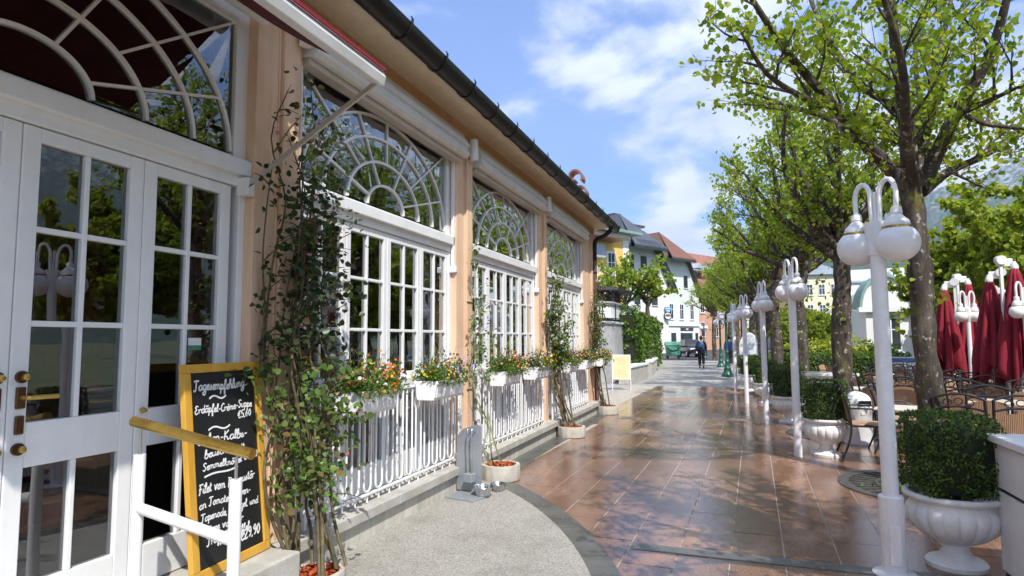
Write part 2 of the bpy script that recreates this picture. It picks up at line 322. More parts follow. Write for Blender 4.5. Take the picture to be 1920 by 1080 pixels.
    nl = noise_node(nt, 1.1, 6, .65); rl = ramp(nt, nl.outputs[0], [(.28, (.68, .66, .62)), (.5, (.98, .97, .95)), (.72, (1.08, 1.07, 1.05))]); nt.links.new(mixc(nt, 1.0, r.outputs[0], rl.outputs[0], 'MULTIPLY'), b.inputs['Base Color'])
    b.inputs['Roughness'].default_value = .75; bump(nt, b, v.outputs['Distance'], .5, .004).invert = True; M['aggregate'] = m
    # dark slate band, damp
    M['slateband'] = noisy('damp_slate_band', (.06, .062, .058), (.14, .14, .125), 3, .33, .2, 50, fine=(90, .12), rvar=.14)
    M['mortar'] = noisy('pale_mortar', (.30, .26, .21), (.50, .45, .38), 8, .9, .3, 80)
    m, nt, b = newmat('grey_paving'); n = noise_node(nt, 2.0, 6, .6, 'pos'); r = ramp(nt, n.outputs[0], [(.3, (.30, .28, .255)), (.7, (.44, .415, .38))])
    g = nt.nodes.new('ShaderNodeNewGeometry'); br = nt.nodes.new('ShaderNodeTexBrick'); br.inputs['Scale'].default_value = 1; br.inputs['Brick Width'].default_value = .8; br.inputs['Row Height'].default_value = .5; br.inputs['Mortar Size'].default_value = .012
    br.inputs['Color1'].default_value = (.9, .9, .9, 1); br.inputs['Color2'].default_value = (1.1, 1.1, 1.1, 1); br.inputs['Mortar'].default_value = (.5, .5, .5, 1)
    nt.links.new(g.outputs['Position'], br.inputs[0]); nt.links.new(mixc(nt, 1.0, r.outputs[0], br.outputs[0], 'MULTIPLY'), b.inputs['Base Color']); b.inputs['Roughness'].default_value = .55; M['greypave'] = m
    M['asphalt'] = noisy('asphalt', (.045, .045, .047), (.075, .074, .073), 5, .85, .5, 120)
    M['meadow'] = noisy('park_ground', (.06, .09, .03), (.14, .15, .07), .3, .95, .3, 10)
    # rattan
    m, nt, b = newmat('rattan_weave'); tc = nt.nodes.new('ShaderNodeTexCoord'); w1 = nt.nodes.new('ShaderNodeTexWave'); w1.wave_type = 'BANDS'; w1.bands_direction = 'X'; w1.inputs['Scale'].default_value = 22; w1.inputs['Distortion'].default_value = 1.2
    w2 = nt.nodes.new('ShaderNodeTexWave'); w2.bands_direction = 'Z'; w2.inputs['Scale'].default_value = 30; w2.inputs['Distortion'].default_value = 1.5
    nt.links.new(tc.outputs['Object'], w1.inputs[0]); nt.links.new(tc.outputs['Object'], w2.inputs[0]); mm = nt.nodes.new('ShaderNodeMath'); mm.operation = 'MULTIPLY'; nt.links.new(w1.outputs[1], mm.inputs[0]); nt.links.new(w2.outputs[1], mm.inputs[1])
    mm2 = nt.nodes.new('ShaderNodeMath'); mm2.operation = 'MULTIPLY_ADD'; mm2.inputs[1].default_value = .6; nt.links.new(mm.outputs[0], mm2.inputs[0]); mm3 = nt.nodes.new('ShaderNodeMath'); mm3.operation = 'MULTIPLY'; mm3.inputs[1].default_value = .4; nt.links.new(w1.outputs[1], mm3.inputs[0]); nt.links.new(mm3.outputs[0], mm2.inputs[2])
    r = ramp(nt, mm2.outputs[0], [(0, (.17, .08, .04)), (.35, (.44, .25, .14)), (1, (.70, .48, .31))]); nt.links.new(r.outputs[0], b.inputs['Base Color']); b.inputs['Roughness'].default_value = .6; bump(nt, b, mm2.outputs[0], .8, .006); M['rattan'] = m
    # wooded, snow-streaked mountain
    m, nt, b = newmat('alpine_slope'); g = nt.nodes.new('ShaderNodeNewGeometry'); sp = nt.nodes.new('ShaderNodeSeparateXYZ'); nt.links.new(g.outputs['Position'], sp.inputs[0]); n = noise_node(nt, .012, 8, .65); n2 = noise_node(nt, .05, 6, .7)
    a = nt.nodes.new('ShaderNodeMath'); a.operation = 'MULTIPLY_ADD'; a.inputs[1].default_value = 500; nt.links.new(n.outputs[0], a.inputs[0]); nt.links.new(sp.outputs[2], a.inputs[2])
    mr = nt.nodes.new('ShaderNodeMapRange'); mr.inputs[1].default_value = 640; mr.inputs[2].default_value = 1150; nt.links.new(a.outputs[0], mr.inputs[0])
    sn = nt.nodes.new('ShaderNodeMath'); sn.operation = 'MULTIPLY'; r2 = ramp(nt, n2.outputs[0], [(.44, (0, 0, 0)), (.58, (1, 1, 1))]); nt.links.new(mr.outputs[0], sn.inputs[0]); nt.links.new(r2.outputs[0], sn.inputs[1])
    r = ramp(nt, n2.outputs[0], [(.3, (.025, .05, .025)), (.55, (.05, .085, .04)), (.75, (.16, .15, .13))]); nt.links.new(mixc(nt, sn.outputs[0], r.outputs[0], (.72, .74, .78)), b.inputs['Base Color']); b.inputs['Roughness'].default_value = 1; b.inputs['Specular IOR Level'].default_value = 0; M['mountain'] = m
build_special()
M['lime'] = leafmat('lime_leaf', [(.13, .24, .022), (.23, .35, .03), (.34, .43, .045), (.18, .30, .025), (.42, .44, .06)], .5)
M['lime2'] = leafmat('lime_leaf_far', [(.15, .25, .025), (.27, .36, .035), (.36, .41, .045), (.20, .30, .03)], .5)
M['box'] = leafmat('box_leaf', [(.018, .045, .008), (.04, .09, .014), (.08, .15, .022), (.16, .25, .04)], .25, .35)
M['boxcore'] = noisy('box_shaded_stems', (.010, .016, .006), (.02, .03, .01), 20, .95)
M['rose'] = leafmat('rose_leaf', [(.04, .09, .018), (.09, .16, .03), (.16, .24, .05), (.06, .12, .025), (.20, .13, .05)], .3, .35)
M['roseshade'] = leafmat('shaded_rose_leaf', [(.016, .032, .012), (.03, .06, .018), (.05, .09, .025), (.09, .05, .03)], .3, .35)  # darker copy of the rose leaf: the awning's shade put into the colour
M['ivy'] = leafmat('hedge_leaf', [(.03, .09, .012), (.08, .16, .02), (.16, .25, .03), (.05, .12, .015)], .35, .4)
M['hedgeyellow'] = leafmat('yellow_hedge_leaf', [(.30, .36, .03), (.42, .46, .05), (.22, .30, .03)], .4)
M['boxplant'] = leafmat('bedding_leaf', [(.05, .12, .02), (.10, .19, .03), (.16, .25, .05)], .35)
for k, c in dict(yellow=(.80, .55, .03), orange=(.75, .20, .02), red=(.45, .012, .012), purple=(.42, .33, .72), wht=(.80, .78, .82), maroon=(.14, .02, .03), pink=(.75, .30, .35)).items():
    M['fl_' + k] = leafmat('petal_' + k, [tuple(x * .8 for x in c), c], .3, .6, (1, 1, 1))

# ------------------------------------------------------------------ ground
def sheet(name, poly, z, mat):
    me = bpy.data.meshes.new(name); me.from_pydata([(x, y, z) for x, y in poly], [], [tuple(range(len(poly)))]); me.materials.append(mat); fixn(me)
    o = link(name, me); struct(o); return o
sheet('ground', [(-4000, -3000), (4000, -3000), (4000, 4000), (-4000, 4000)], -.06, M['meadow'])
sheet('terrace_floor', [(2.75, -6), (16, -6), (16, 24), (1.8, 24), (1.8, 22), (2.75, 22)], -.012, M['granite_sheet'])
sheet('street', [(-60, 50), (60, 50), (60, 140), (-60, 140)], -.03, M['asphalt'])
sheet('path', [(-3.6, 22.3), (3.5, 22.3), (9, 50), (-6.5, 50), (-4.95, 44)], -.004, M['greypave'])
sheet('side_yard', [(-14, 14.0), (-2.9, 14.0), (-3.4, 22.3), (-3.6, 24), (-4.95, 44), (-6.5, 50), (-14, 50)], -.010, M['greypave'])
TH = rad(-1.6)
prom = sheet('promenade', [(-3.4, -6), (2.9, -6), (2.9, 22.4), (-3.4, 22.4)], -.005, M['mortar'])
SW, SL = .372, 1.04
slab = MB().box(-SW / 2 + .005, SW / 2 - .005, -SL / 2 + .005, SL / 2 - .005, -.04, 0).mesh('paving_slab', M['granite'])
FC = (-7.07, 1.94); FR = 6.765      # centre and outer radius of the curved slate band
def arc_r(x, y): return math.hypot(x - FC[0], y - FC[1])
cnt = 0
for i in range(-9, 8):
    for j in range(0, 21):
        lx = i * SW + .10; ly = 3.1 + j * SL + (SL / 2 if i % 2 else 0)
        x = lx * math.cos(TH) - ly * math.sin(TH) - .13; y = lx * math.sin(TH) + ly * math.cos(TH)
        if x < -2.66 or x > 2.95 or y > 22.0: continue
        if arc_r(x, y) < FR - .8: continue
        if cnt >= 300: continue
        cnt += 1
        o = link('paving_slab', slab, prom, loc=(x, y, random.uniform(-.0012, .0012)), rot=(0, 0, TH))
sheet('terrace_floor', [(-3.2, -6), (2.9, -6), (2.9, 2.65), (-3.2, 2.65)], -.008, M['granite_sheet'])
def arcpts(r, a0, a1, n): return [(FC[0] + r * math.cos(a), FC[1] + r * math.sin(a)) for a in np.linspace(a0, a1, n)]
# forecourt of exposed aggregate in front of the door, ringed by slate
fc = [p for p in arcpts(FR - .20, -.86, .86, 40)]
sheet('forecourt', [(-2.9, fc[0][1])] + fc + [(-2.9, fc[-1][1])], .006, M['aggregate'])
band = struct(link('slate_band', MB().box(-2.64, -2.62, 6.9, 6.92, -.05, .0).mesh('slate_band', M['slateband'])))
for k in range(16):
    a0 = .868 - k * .109; a1 = a0 - .1075; mb = MB(); inn = arcpts(FR - .205, a0, a1, 8); outp = arcpts(FR, a0, a1, 8)
    mb.prism(inn + outp[::-1], -.03, .009, 'z'); mb.build('slate_stone', M['slateband'], band)
for k, (xa, xb) in enumerate([(-.80, -.22), (-.215, .33), (.335, .93), (.935, 1.55), (1.555, 2.2), (2.205, 2.85)]):
    sk = -.012; MB().prism([(xa, 4.985 + sk * xa), (xb, 4.985 + sk * xb), (xb, 5.13 + sk * xb), (xa, 5.13 + sk * xa)], -.03, .005, 'z').build('slate_stone', M['slateband'], band)
for k in range(7):          # slate strip along the plinth
    ya = 7.25 + k * .98; MB().box(-2.87, -2.60 + (.03 if k == 0 else 0), ya, ya + .97, -.03, .007).build('slate_stone', M['slateband'], band)
# cast iron tree grates
grate_me = None
def grate(loc, label):
    global grate_me
    t = thing('tree_grate', label, 'tree grate', loc, 0, 'tree grates')
    if grate_me is None:
        a = MB()
        for r0, r1, zt in ((.82, .93, .012), (.52, .56, .014), (.30, .34, .014)): a.lathe([(r0, -.02), (r1, -.02), (r1, zt), (r0, zt), (r0, -.02)], 40, caps=False)
        for i in range(36):
            an = i * math.pi / 18; a.ribbon([(.33 * math.cos(an), .33 * math.sin(an)), (.83 * math.cos(an), .83 * math.sin(an))], .035, -.01, .011, 'z')
        b = MB().lathe([(.001, .003), (.83, .003)], 40, caps=False)
        P = np.c_[rng.normal(0, .16, (160, 2)) + [(-.22, -.1)], np.full(160, .01)]; grate_me = (a.mesh('grate_ring', M['castgrey'], 30), b.mesh('soil_disc', M['soil']), leaf_cloud('weeds', P, rnd_unit(160) + [0, 0, .8], rnd_unit(160), rng.uniform(.03, .07, 160), OVAL, M['ivy']))
    for nme, me in zip(('grate_ring', 'soil_disc', 'weeds'), grate_me):
        o = link(nme, me, t)
        if nme == 'weeds': stuff(o)
    return t
TREES = [(1.98, 8.0), (1.72, 11.9), (1.5, 16.1), (1.2, 20.2)]
for k, (x, y) in enumerate(TREES): grate((x, y, 0), ['round iron tree grate with weeds behind the nearest white lamp post', 'iron tree grate behind the white litter bin', 'third iron tree grate along the promenade', 'farthest iron tree grate along the promenade'][k])

# ------------------------------------------------------------------ café building
PER = 3.27; YC = [1.94 + PER * k for k in range(4)]; HW = 1.40
XW = -3.0; XG = -3.12
cafe = thing('cafe_building', 'long apricot café building with white arched windows and black gutter', 'building')
LEDGE = .26
def pil(y0, y1, flat=.5):
    o = MB().box(-3.4, XW, y0, y1, LEDGE - .01, 4.02).build('pilaster', M['stucco'], cafe, bevel=.006)
    m = y0 + (y1 - y0) * flat
    MB().box(XW - .01, XW + .035, m, y1 - .07, LEDGE - .008, 4.0).build('pilaster_strip', M['stucco'], o, bevel=.006)
    for z in (1.02, 2.05):
        MB().box(XW + .03, XW + .043, m - .005, y1 - .04, z, z + .012).build('wire_clip', M['downpipe'], o)
    MB().tube([(XW + .005, m - .02, .3), (XW + .005, m - .02, 3.9)], .007, 6).build('groove_bead', M['stucco'], o)
for k in range(3): pil(YC[k] + HW, YC[k + 1] - HW)
pil(YC[3] + HW, 14.35, .62); pil(YC[0] - HW - 1.2, YC[0] - HW)
# wall above and beyond the windows
MB().box(-3.4, XW, -4, 14.35, 4.03, 4.205).build('wall', M['frieze'], cafe)
MB().box(-3.38, XW - .004, -4, YC[0] - HW - 1.2, 0, 4.05).build('wall', M['stucco'], cafe)
MB().box(-9, -3.4, 14.2, 14.35, 0, 4.3).build('wall', M['stucco'], cafe)
MB().box(-9, -3.55, 14.35, 15.6, 0, 3.75).build('wall', M['stucco'], cafe)
MB().box(-9, -3.45, 14.352, 15.72, 3.75, 3.95).build('cornice', M['cornice'], cafe, bevel=.01)
# string course above roller boxes
for k in range(4):
    MB().box(-3.3, XW + .05, YC[k] - HW - .12, YC[k] + HW + .12, 3.978, 4.045).build('string_course', M['cornice'], cafe, bevel=.008)
# cornice profile (cavetto) and eaves
prof = [(-3.3, 4.19), (-2.98, 4.19), (-2.98, 4.205), (-2.955, 4.21)] + [(-2.955 + .255 * math.sin(a), 4.21 + .03 * (1 - math.cos(a))) for a in np.linspace(.15, 1.5, 7)] + [(-2.685, 4.243), (-2.665, 4.245), (-2.665, 4.30), (-3.3, 4.30)]
MB().prism(prof, -4, 14.62, 'y').build('cornice', M['cornice'], cafe, smooth=35)
# roof: tiled slope with hip
rf = MB(); rf.add([(-2.62, -4, 4.31), (-2.62, 14.7, 4.31), (-6.2, 11.5, 5.9), (-6.2, -4, 5.9), (-9.8, 14.7, 4.31), (-9.8, -4, 4.31)], [(0, 1, 2, 3), (1, 4, 2), (3, 2, 4, 5)])
rf.build('roof', M['rooftile'], cafe)
g = MB(); cs = [(-2.555 + .102 * math.cos(a), 4.255 + .125 * math.sin(a)) for a in np.linspace(math.pi, 2 * math.pi, 10)] + [(-2.555 + .088 * math.cos(a), 4.26 + .108 * math.sin(a)) for a in np.linspace(2 * math.pi, math.pi, 10)]
g.prism(cs, -4, 14.72, 'y'); gut = g.build('gutter', M['gutter'], cafe, smooth=50)
MB().box(-2.663, -2.628, -4, 14.7, 4.20, 4.305).build('fascia', M['gutter'], cafe)
for k in range(22):
    y = .4 + k * .68; c = [(-2.555 + .110 * math.cos(a), 4.255 + .133 * math.sin(a)) for a in np.linspace(math.pi, 2 * math.pi, 10)] + [(-2.443, 4.28), (-2.453, 4.30)]
    MB().ribbon(c, .008, y, y + .03, 'y').build('gutter_bracket', M['gutter'], gut)
dp = smoothpts([(-2.56, 14.05, 4.20), (-2.56, 14.05, 4.08), (-2.70, 14.05, 3.96), (-2.90, 14.05, 3.86), (-2.93, 14.05, 3.6), (-2.93, 14.05, 3.4)], 5)
d_ = MB().tube(dp, .05, 12).build('downpipe', M['gutter'], cafe, smooth=40)
MB().tube([(-2.93, 14.05, 3.42), (-2.93, 14.05, .1)], .048, 12).build('pipe_section', M['downpipe'], d_, smooth=40)
for z in (1.1, 2.2, 3.1): MB().tube([(-2.93, 14.05, z), (-2.93, 14.05, z + .03)], .056, 12).build('pipe_clip', M['gutter'], d_)
# copper scrolls on the roof edge
def scroll(c, r, up):
    p = []
    for t in np.linspace(0, 1, 26):
        a = -.6 + up * t * 5.6; q = r * (1 - .62 * t); p.append((c[0] + q * math.cos(a), c[2] + q * math.sin(a)))
    return MB().ribbon(p, .034, c[1] - .15, c[1] + .15, 'y')
sc = scroll((-2.98, 12.5, 4.94), .17, 1); o = sc.build('copper_scroll', M['copper'], cafe, smooth=40)
scroll((-2.90, 12.6, 4.65), .14, 1).build('copper_scroll', M['copper'], cafe, smooth=40)
MB().box(-3.06, -2.92, 12.45, 12.95, 4.40, 4.56).build('scroll_base', M['copper'], cafe, bevel=.01)
# plinth, ledge stones, threshold
MB().box(-3.5, -2.85, 3.42, 14.45, -.02, LEDGE - .085).build('plinth', M['plinth'], cafe, bevel=.006)
for k in range(7):
    ya = 3.42 + k * 1.58; MB().box(-3.5, -2.80, ya, min(ya + 1.574, 14.5), LEDGE - .085, LEDGE).build('ledge_stone', M['concrete'], cafe, bevel=.008)
for k in range(4): MB().box(-3.4, -2.62, -1.2 + k * 1.155, -1.2 + k * 1.155 + 1.151, -.02, .285).build('threshold_stone', M['concrete'], cafe, bevel=.01)
# interior behind the glass
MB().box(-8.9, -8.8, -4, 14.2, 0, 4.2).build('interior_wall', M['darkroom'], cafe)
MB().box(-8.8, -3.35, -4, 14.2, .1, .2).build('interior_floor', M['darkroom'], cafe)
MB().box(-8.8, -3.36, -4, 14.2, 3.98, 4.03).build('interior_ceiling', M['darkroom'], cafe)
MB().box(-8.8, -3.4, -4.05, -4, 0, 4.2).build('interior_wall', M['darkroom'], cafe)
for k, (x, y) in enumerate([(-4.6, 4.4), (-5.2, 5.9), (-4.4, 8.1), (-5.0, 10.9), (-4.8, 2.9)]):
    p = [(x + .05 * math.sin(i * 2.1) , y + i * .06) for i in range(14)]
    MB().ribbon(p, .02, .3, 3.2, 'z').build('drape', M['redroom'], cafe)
ZB, RZ = 2.85, .67
RR = [.33, .65, .98, 1.275]
def fp(yc, r, th): return (yc + r * math.cos(th), ZB + RZ * r * math.sin(th))
def fan_panes(yc, par):
    ths = lambda a, b, n: np.linspace(a, b, n); Q = math.pi / 8
    polys = [[fp(yc, RR[0], t) for t in ths(0, math.pi, 20)]]
    cut = [0, Q, 3 * Q, 5 * Q, 7 * Q, math.pi]
    for a, b in zip(cut, cut[1:]): polys.append([fp(yc, RR[0], t) for t in ths(a, b, 7)] + [fp(yc, RR[1], t) for t in ths(b, a, 7)])
    for r0, r1 in ((RR[1], RR[2]), (RR[2], RR[3])):
        for i in range(8): polys.append([fp(yc, r0, t) for t in ths(i * Q, i * Q + Q, 5)] + [fp(yc, r1, t) for t in ths(i * Q + Q, i * Q, 5)])
    w, h = 1.30, ZB + .90
    for sgn in (1, -1):
        A = [fp(yc, RR[3], t if sgn > 0 else math.pi - t) for t in ths(0, 2 * Q, 8)]; B = [fp(yc, RR[3], t if sgn > 0 else math.pi - t) for t in ths(2 * Q, 4 * Q, 8)]
        polys.append(A + [(yc + sgn * w, h), (yc + sgn * w, ZB)]); polys.append(B + [(yc, h), (yc + sgn * w, h)])
    for p in polys:
        ar = sum(p[i - 1][0] * p[i][1] - p[i][0] * p[i - 1][1] for i in range(len(p)))
        if ar < 0: p = p[::-1]
        me = bpy.data.meshes.new('pane'); me.from_pydata([(XG + .012 + random.uniform(-.0015, .0015), y, z) for y, z in p], [], [tuple(range(len(p)))]); me.materials.append(M['glass']); link('pane', me, par)
def fan_frame(yc, name, par):
    a = MB(); Q = math.pi / 8; x0, x1 = XG, XG + .032
    for r in RR: a.ribbon([fp(yc, r, t) for t in np.linspace(0, math.pi, 36)], .022, x0, x1)
    for k in range(1, 8):
        r0 = RR[0] if k % 2 else RR[1]; th = k * Q; r1 = RR[3]; q = fp(yc, r1, th)
        if k in (2, 6): q = (yc + (1.3 if k == 2 else -1.3), ZB + .90)
        a.ribbon([fp(yc, r0, th), q], .017, x0 + .004, x1 - .004)
    a.box(x0, x1 + .01, yc - 1.40, yc - 1.29, ZB - .03, 3.90); a.box(x0, x1 + .01, yc + 1.29, yc + 1.40, ZB - .03, 3.90); a.box(x0, x1 + .012, yc - 1.29, yc + 1.29, ZB + .885, 3.98)
    f = a.build(name, M['white'], par, smooth=30)
    return f
def paneq(y0, y1, z0, z1, par, x=XG + .012):
    me = bpy.data.meshes.new('pane'); e = .006; dx = random.uniform(-.002, .002); me.from_pydata([(x, y0 - e, z0 - e), (x + dx, y1 + e, z0 - e), (x + dx, y1 + e, z1 + e), (x, y0 - e, z1 + e)], [], [(0, 1, 2, 3)]); me.materials.append(M['glass']); link('pane', me, par)
def grid_leaf(y0, y1, zs, lower, par, name, stile=.075, zbot=.30, ztop=2.62, x1=XG + .04):
    """a glazed leaf: zs = row boundaries of the upper light, lower = (z0, z1) of the lower light or None"""
    a = MB(); x0 = XG - .02; g0, g1 = y0 + stile, y1 - stile; mid = (g0 + g1) / 2; bw = .014
    a.box(x0, x1, y0 + .002, g0, zbot, ztop); a.box(x0, x1, g1, y1 - .002, zbot, ztop); a.box(x0, x1, g0, g1, zs[-1], ztop)
    lo_top = lower[1] if lower else zbot
    a.box(x0, x1, g0, g1, lo_top, zs[0])
    if lower: a.box(x0, x1, g0, g1, zbot, lower[0])
    for z in zs[1:-1]: a.box(x0 + .004, x1 - .006, g0, g1, z - bw, z + bw)
    a.box(x0 + .002, x1 - .004, mid - bw, mid + bw, zs[0], zs[-1])
    if lower: a.box(x0 + .002, x1 - .004, mid - bw, mid + bw, lower[0], lower[1])
    f = a.build(name, M['white'], par, bevel=.005)
    for i in range(len(zs) - 1):
        for c0, c1 in ((g0, mid), (mid, g1)): paneq(c0 + (bw if c0 == mid else 0), c1 - (bw if c1 == mid else 0), zs[i] + (bw if i else 0), zs[i + 1] - (bw if i < len(zs) - 2 else 0), f)
    if lower:
        for c0, c1 in ((g0, mid), (mid, g1)): paneq(c0 + (bw if c0 == mid else 0), c1 - (bw if c1 == mid else 0), lower[0], lower[1], f)
    return f
def transom(yc, par):
    a = MB(); a.box(XG - .02, XG + .06, yc - HW, yc + HW, 2.625, 2.82); a.box(XG, XG + .10, yc - HW, yc + HW, 2.70, 2.80)
    a.box(XG, XG + .075, yc - HW, yc + HW, 2.80, 2.815)
    return a.build('transom', M['white'], par, bevel=.006)
def wavy(y0, y1, z0, z1, x, par, amp=.03, wl=.11):
    n = int((y1 - y0) / .014); p = [(x + amp * math.sin(i * .014 * 2 * math.pi / wl + .8 * math.sin(i * .11)), y0 + i * .014) for i in range(n)]
    m = MB(); m.add([(a, b, z0) for a, b in p] + [(a, b, z1) for a, b in p], [(i, i + 1, n + i + 1, n + i) for i in range(n - 1)]); return m.build('curtain', M['curtain'], par, smooth=60)
def jambs(yc, par):
    a = MB()
    for s in (-1, 1):
        y0, y1 = sorted((yc + s * HW, yc + s * (HW - .055))); a.box(XG - .05, XG + .05, y0, y1, LEDGE, 2.63)
    a.box(XG - .05, XG - .03, yc - HW, yc + HW, 2.60, 2.63)
    return a.build('window_frame', M['white'], par, bevel=.005)
for k in range(1, 4):
    yc = YC[k]; w = jambs(yc, cafe); w.name = 'window'
    ff = fan_frame(yc, 'fanlight', cafe); fan_panes(yc, ff); transom(yc, ff)
    pitch = .672
    for c in range(4):
        y0 = yc - 2 * pitch + c * pitch; grid_leaf(y0, y0 + pitch, [1.30, 1.70, 2.15, 2.55], (.52, 1.08), cafe, 'casement', .065, LEDGE + .02)
    MB().box(XG - .02, XG + .085, yc - HW, yc + HW, 1.16, 1.245).build('sill', M['white'], w, bevel=.008)
    for c in range(4):
        y0 = yc - 2 * pitch + c * pitch; wavy(y0 + .03, y0 + pitch - .06, .34, 1.15, XG - .16, w)
    wavy(yc + .93, yc + 1.33, 1.2, 2.6, XG - .2, w, .035, .12); 
# door
yc = YC[0]; fw = fan_frame(yc, 'fanlight', cafe); fan_panes(yc, fw); transom(yc, fw)
dj = jambs(yc, cafe); dj.name = 'door_frame'
pitch = .6425
for c in range(4):
    y0 = yc - 2 * pitch + c * pitch; lf = grid_leaf(y0, y0 + pitch, [1.235, 1.69, 2.135, 2.55], (.50, 1.03), cafe, 'door_leaf', .085, .29)
    if c in (1, 2):
        s = 1 if c == 2 else -1; hy = yc + s * .052; xs = XG + .04
        h = MB().box(xs, xs + .012, hy - .022, hy + .022, 1.30, 1.40).build('handle_plate', M['bronze'], lf, bevel=.006)
        if c == 2:
            hp = smoothpts([(xs + .01, hy, 1.352), (xs + .055, hy, 1.352), (xs + .065, hy + .03, 1.352), (xs + .062, hy + .13, 1.350)], 5); MB().tube(hp, .011, 8).build('handle', M['brass'], lf, smooth=40)
        MB().box(xs, xs + .012, hy - .02, hy + .02, 1.185, 1.27).build('keyhole_plate', M['bronze'], lf, bevel=.006)
        for z in (1.445, 1.12): 
            kn = MB().tube([(xs, hy, z), (xs + .014, hy, z)], .028, 16).build('knob_rosette', M['bronze'], lf, smooth=40); MB().tube([(xs + .014, hy, z), (xs + .024, hy, z), (xs + .045, hy, z), (xs + .05, hy, z)], [.010, .017, .015, .006], 14).build('knob', M['brass'], lf, smooth=50)
    if c == 3: MB().tube([(XG + .04, y0 + .042, 1.23), (XG + .055, y0 + .042, 1.23), (XG + .075, y0 + .042, 1.23)], [.012, .017, .010], 14).build('knob', M['brass'], lf, smooth=50)
    if c == 3:
        MB().box(XG + .0165, XG + .0175, y0 + .36, y0 + .46, 1.55, 1.625).build('sticker', [M['white']], lf); MB().box(XG + .0176, XG + .0182, y0 + .36, y0 + .46, 1.55, 1.58).build('sticker_stripe', M['binplastic'], lf)

# ------------------------------------------------------------------ fittings on the façade
def roller_box(yc, label):
    t = thing('window_awning', label, 'awning', (0, 0, 0), 0, 'rolled-up window awnings')
    p = [(-3.09, 3.74), (-2.90, 3.74), (-2.865, 3.765), (-2.86, 3.80), (-2.885, 3.815), (-2.885, 3.855), (-2.86, 3.87), (-2.86, 3.905), (-2.885, 3.915), (-2.885, 3.95), (-2.93, 3.975), (-3.09, 3.975)]
    MB().prism(p, yc - 1.40, yc + 1.47, 'y').build('housing', M['alu'], t, smooth=30)
    MB().box(-3.06, -2.95, yc - 1.38, yc + 1.45, 3.685, 3.738).build('bottom_bar', M['beige_metal'], t, bevel=.008)
    for s in (-1, 1):
        y = yc + s * 1.385; MB().box(-3.055, -3.02, y - .018, y + .018, 2.45, 3.74).build('guide_rail', M['enamel'], t, bevel=.004)
        MB().box(-3.075, -2.99, y - .03, y + .03, 2.38, 2.45).build('bracket', M['enamel'], t, bevel=.01)
for k, lb in ((1, 'rolled-up white awning above the nearest window'), (2, 'rolled-up white awning above the second window'), (3, 'rolled-up white awning above the farthest window')): roller_box(YC[k], lb)
def wall_light(y, label):
    t = thing('wall_light', label, 'wall light', (-2.9, y, 3.9), 0, 'tube wall lights')
    MB().tube([(0, 0, -.125), (0, 0, .125)], .052, 20).build('tube', M['enamel'], t, smooth=40); MB().box(-.11, -.03, -.04, .06, -.06, .05).build('bracket', M['enamel'], t, bevel=.008)
    MB().tube([(0, 0, -.127), (0, 0, -.10)], .044, 20).build('lens', M['globe'], t)
for y, lb in ((3.72, 'white tube wall light half hidden by the red awning'), (6.90, 'white tube wall light between the first and second window'), (10.16, 'white tube wall light beside the third window')): wall_light(y, lb)
# extended door awning
aw = thing('door_awning', 'burgundy drop-arm awning extended over the white door', 'awning', (0, 0, 0))
BX, BZ = -2.03, 3.22; y0, y1 = .45, 3.32
fab = MB(); n = 9
for s_ in (0, .012):
    pass
pts = [( -2.93 + (BX + 2.93) * i / n, 3.78 + (BZ + .035 - 3.78) * i / n - .03 * math.sin(math.pi * i / n)) for i in range(n + 1)]
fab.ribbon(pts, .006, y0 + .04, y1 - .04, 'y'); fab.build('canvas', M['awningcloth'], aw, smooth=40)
MB().prism([(BX - .035, BZ - .035), (BX + .03, BZ - .045), (BX + .045, BZ + .01), (BX + .03, BZ + .045), (BX - .02, BZ + .05)], y0, y1, 'y').build('front_bar', M['alu'], aw, bevel=.006)
MB().box(BX - .015, BX + .05, y0 + .01, y1 - .01, BZ + .046, BZ + .066).build('canvas_edge', M['burgundy'], aw)
MB().box(BX + .035, BX + .041, y0 + .02, y1 - .02, BZ + .045, BZ + .05).build('white_piping', M['white'], aw)
MB().tube([(-2.93, y0, 3.79), (-2.93, y1, 3.79)], .055, 14).build('roller', M['alu'], aw, smooth=40)
for yy in (y0 + .05, y1 - .035):
    MB().tube([(-3.0, yy, 2.63), (BX - .01, yy, BZ - .03)], .032, 4, flat=.55).build('arm', M['beige_metal'], aw); MB().box(-3.07, -2.97, yy - .03, yy + .03, 2.56, 2.68).build('arm_bracket', M['enamel'], aw, bevel=.006)

# railings in front of the windows
def u_shape(w, h, n=8):
    p = [(-w / 2, h)] + [(-w / 2 * math.cos(a), w / 2 + .0 - w / 2 * math.sin(a)) for a in np.linspace(0, math.pi, n)] + [(w / 2, h)]
    return p
u_me = MB(); pp = u_shape(.105, .80); u_me.tube([(0, y, z) for y, z in pp], .0105, 8); U1 = u_me.mesh('baluster', M['enamel'], 60)
STUB = MB().tube([(0, 0, 0), (0, 0, .065)], .009, 6).mesh('stub', M['enamel'])
for k, lb in ((1, 'white wrought-iron railing below the nearest window'), (2, 'white wrought-iron railing below the second window'), (3, 'white wrought-iron railing below the farthest window')):
    t = thing('window_railing', lb, 'railing', (-2.93, YC[k], LEDGE), 0, 'white window railings')
    MB().box(-.016, .016, -1.36, 1.36, .055, .075).build('bottom_rail', M['enamel'], t, bevel=.004); MB().box(-.02, .02, -1.36, 1.36, .895, .92).build('top_rail', M['enamel'], t, bevel=.005)
    for i in range(15):
        y = -1.26 + i * .18; link('baluster', U1, t, loc=(0, y, .085)); link('stub', STUB, t, loc=(0, y, 0))
    for s in (-1, 1): MB().box(-.014, .014, s * 1.36 - .014, s * 1.36 + .014, 0, .92).build('post', M['enamel'], t)
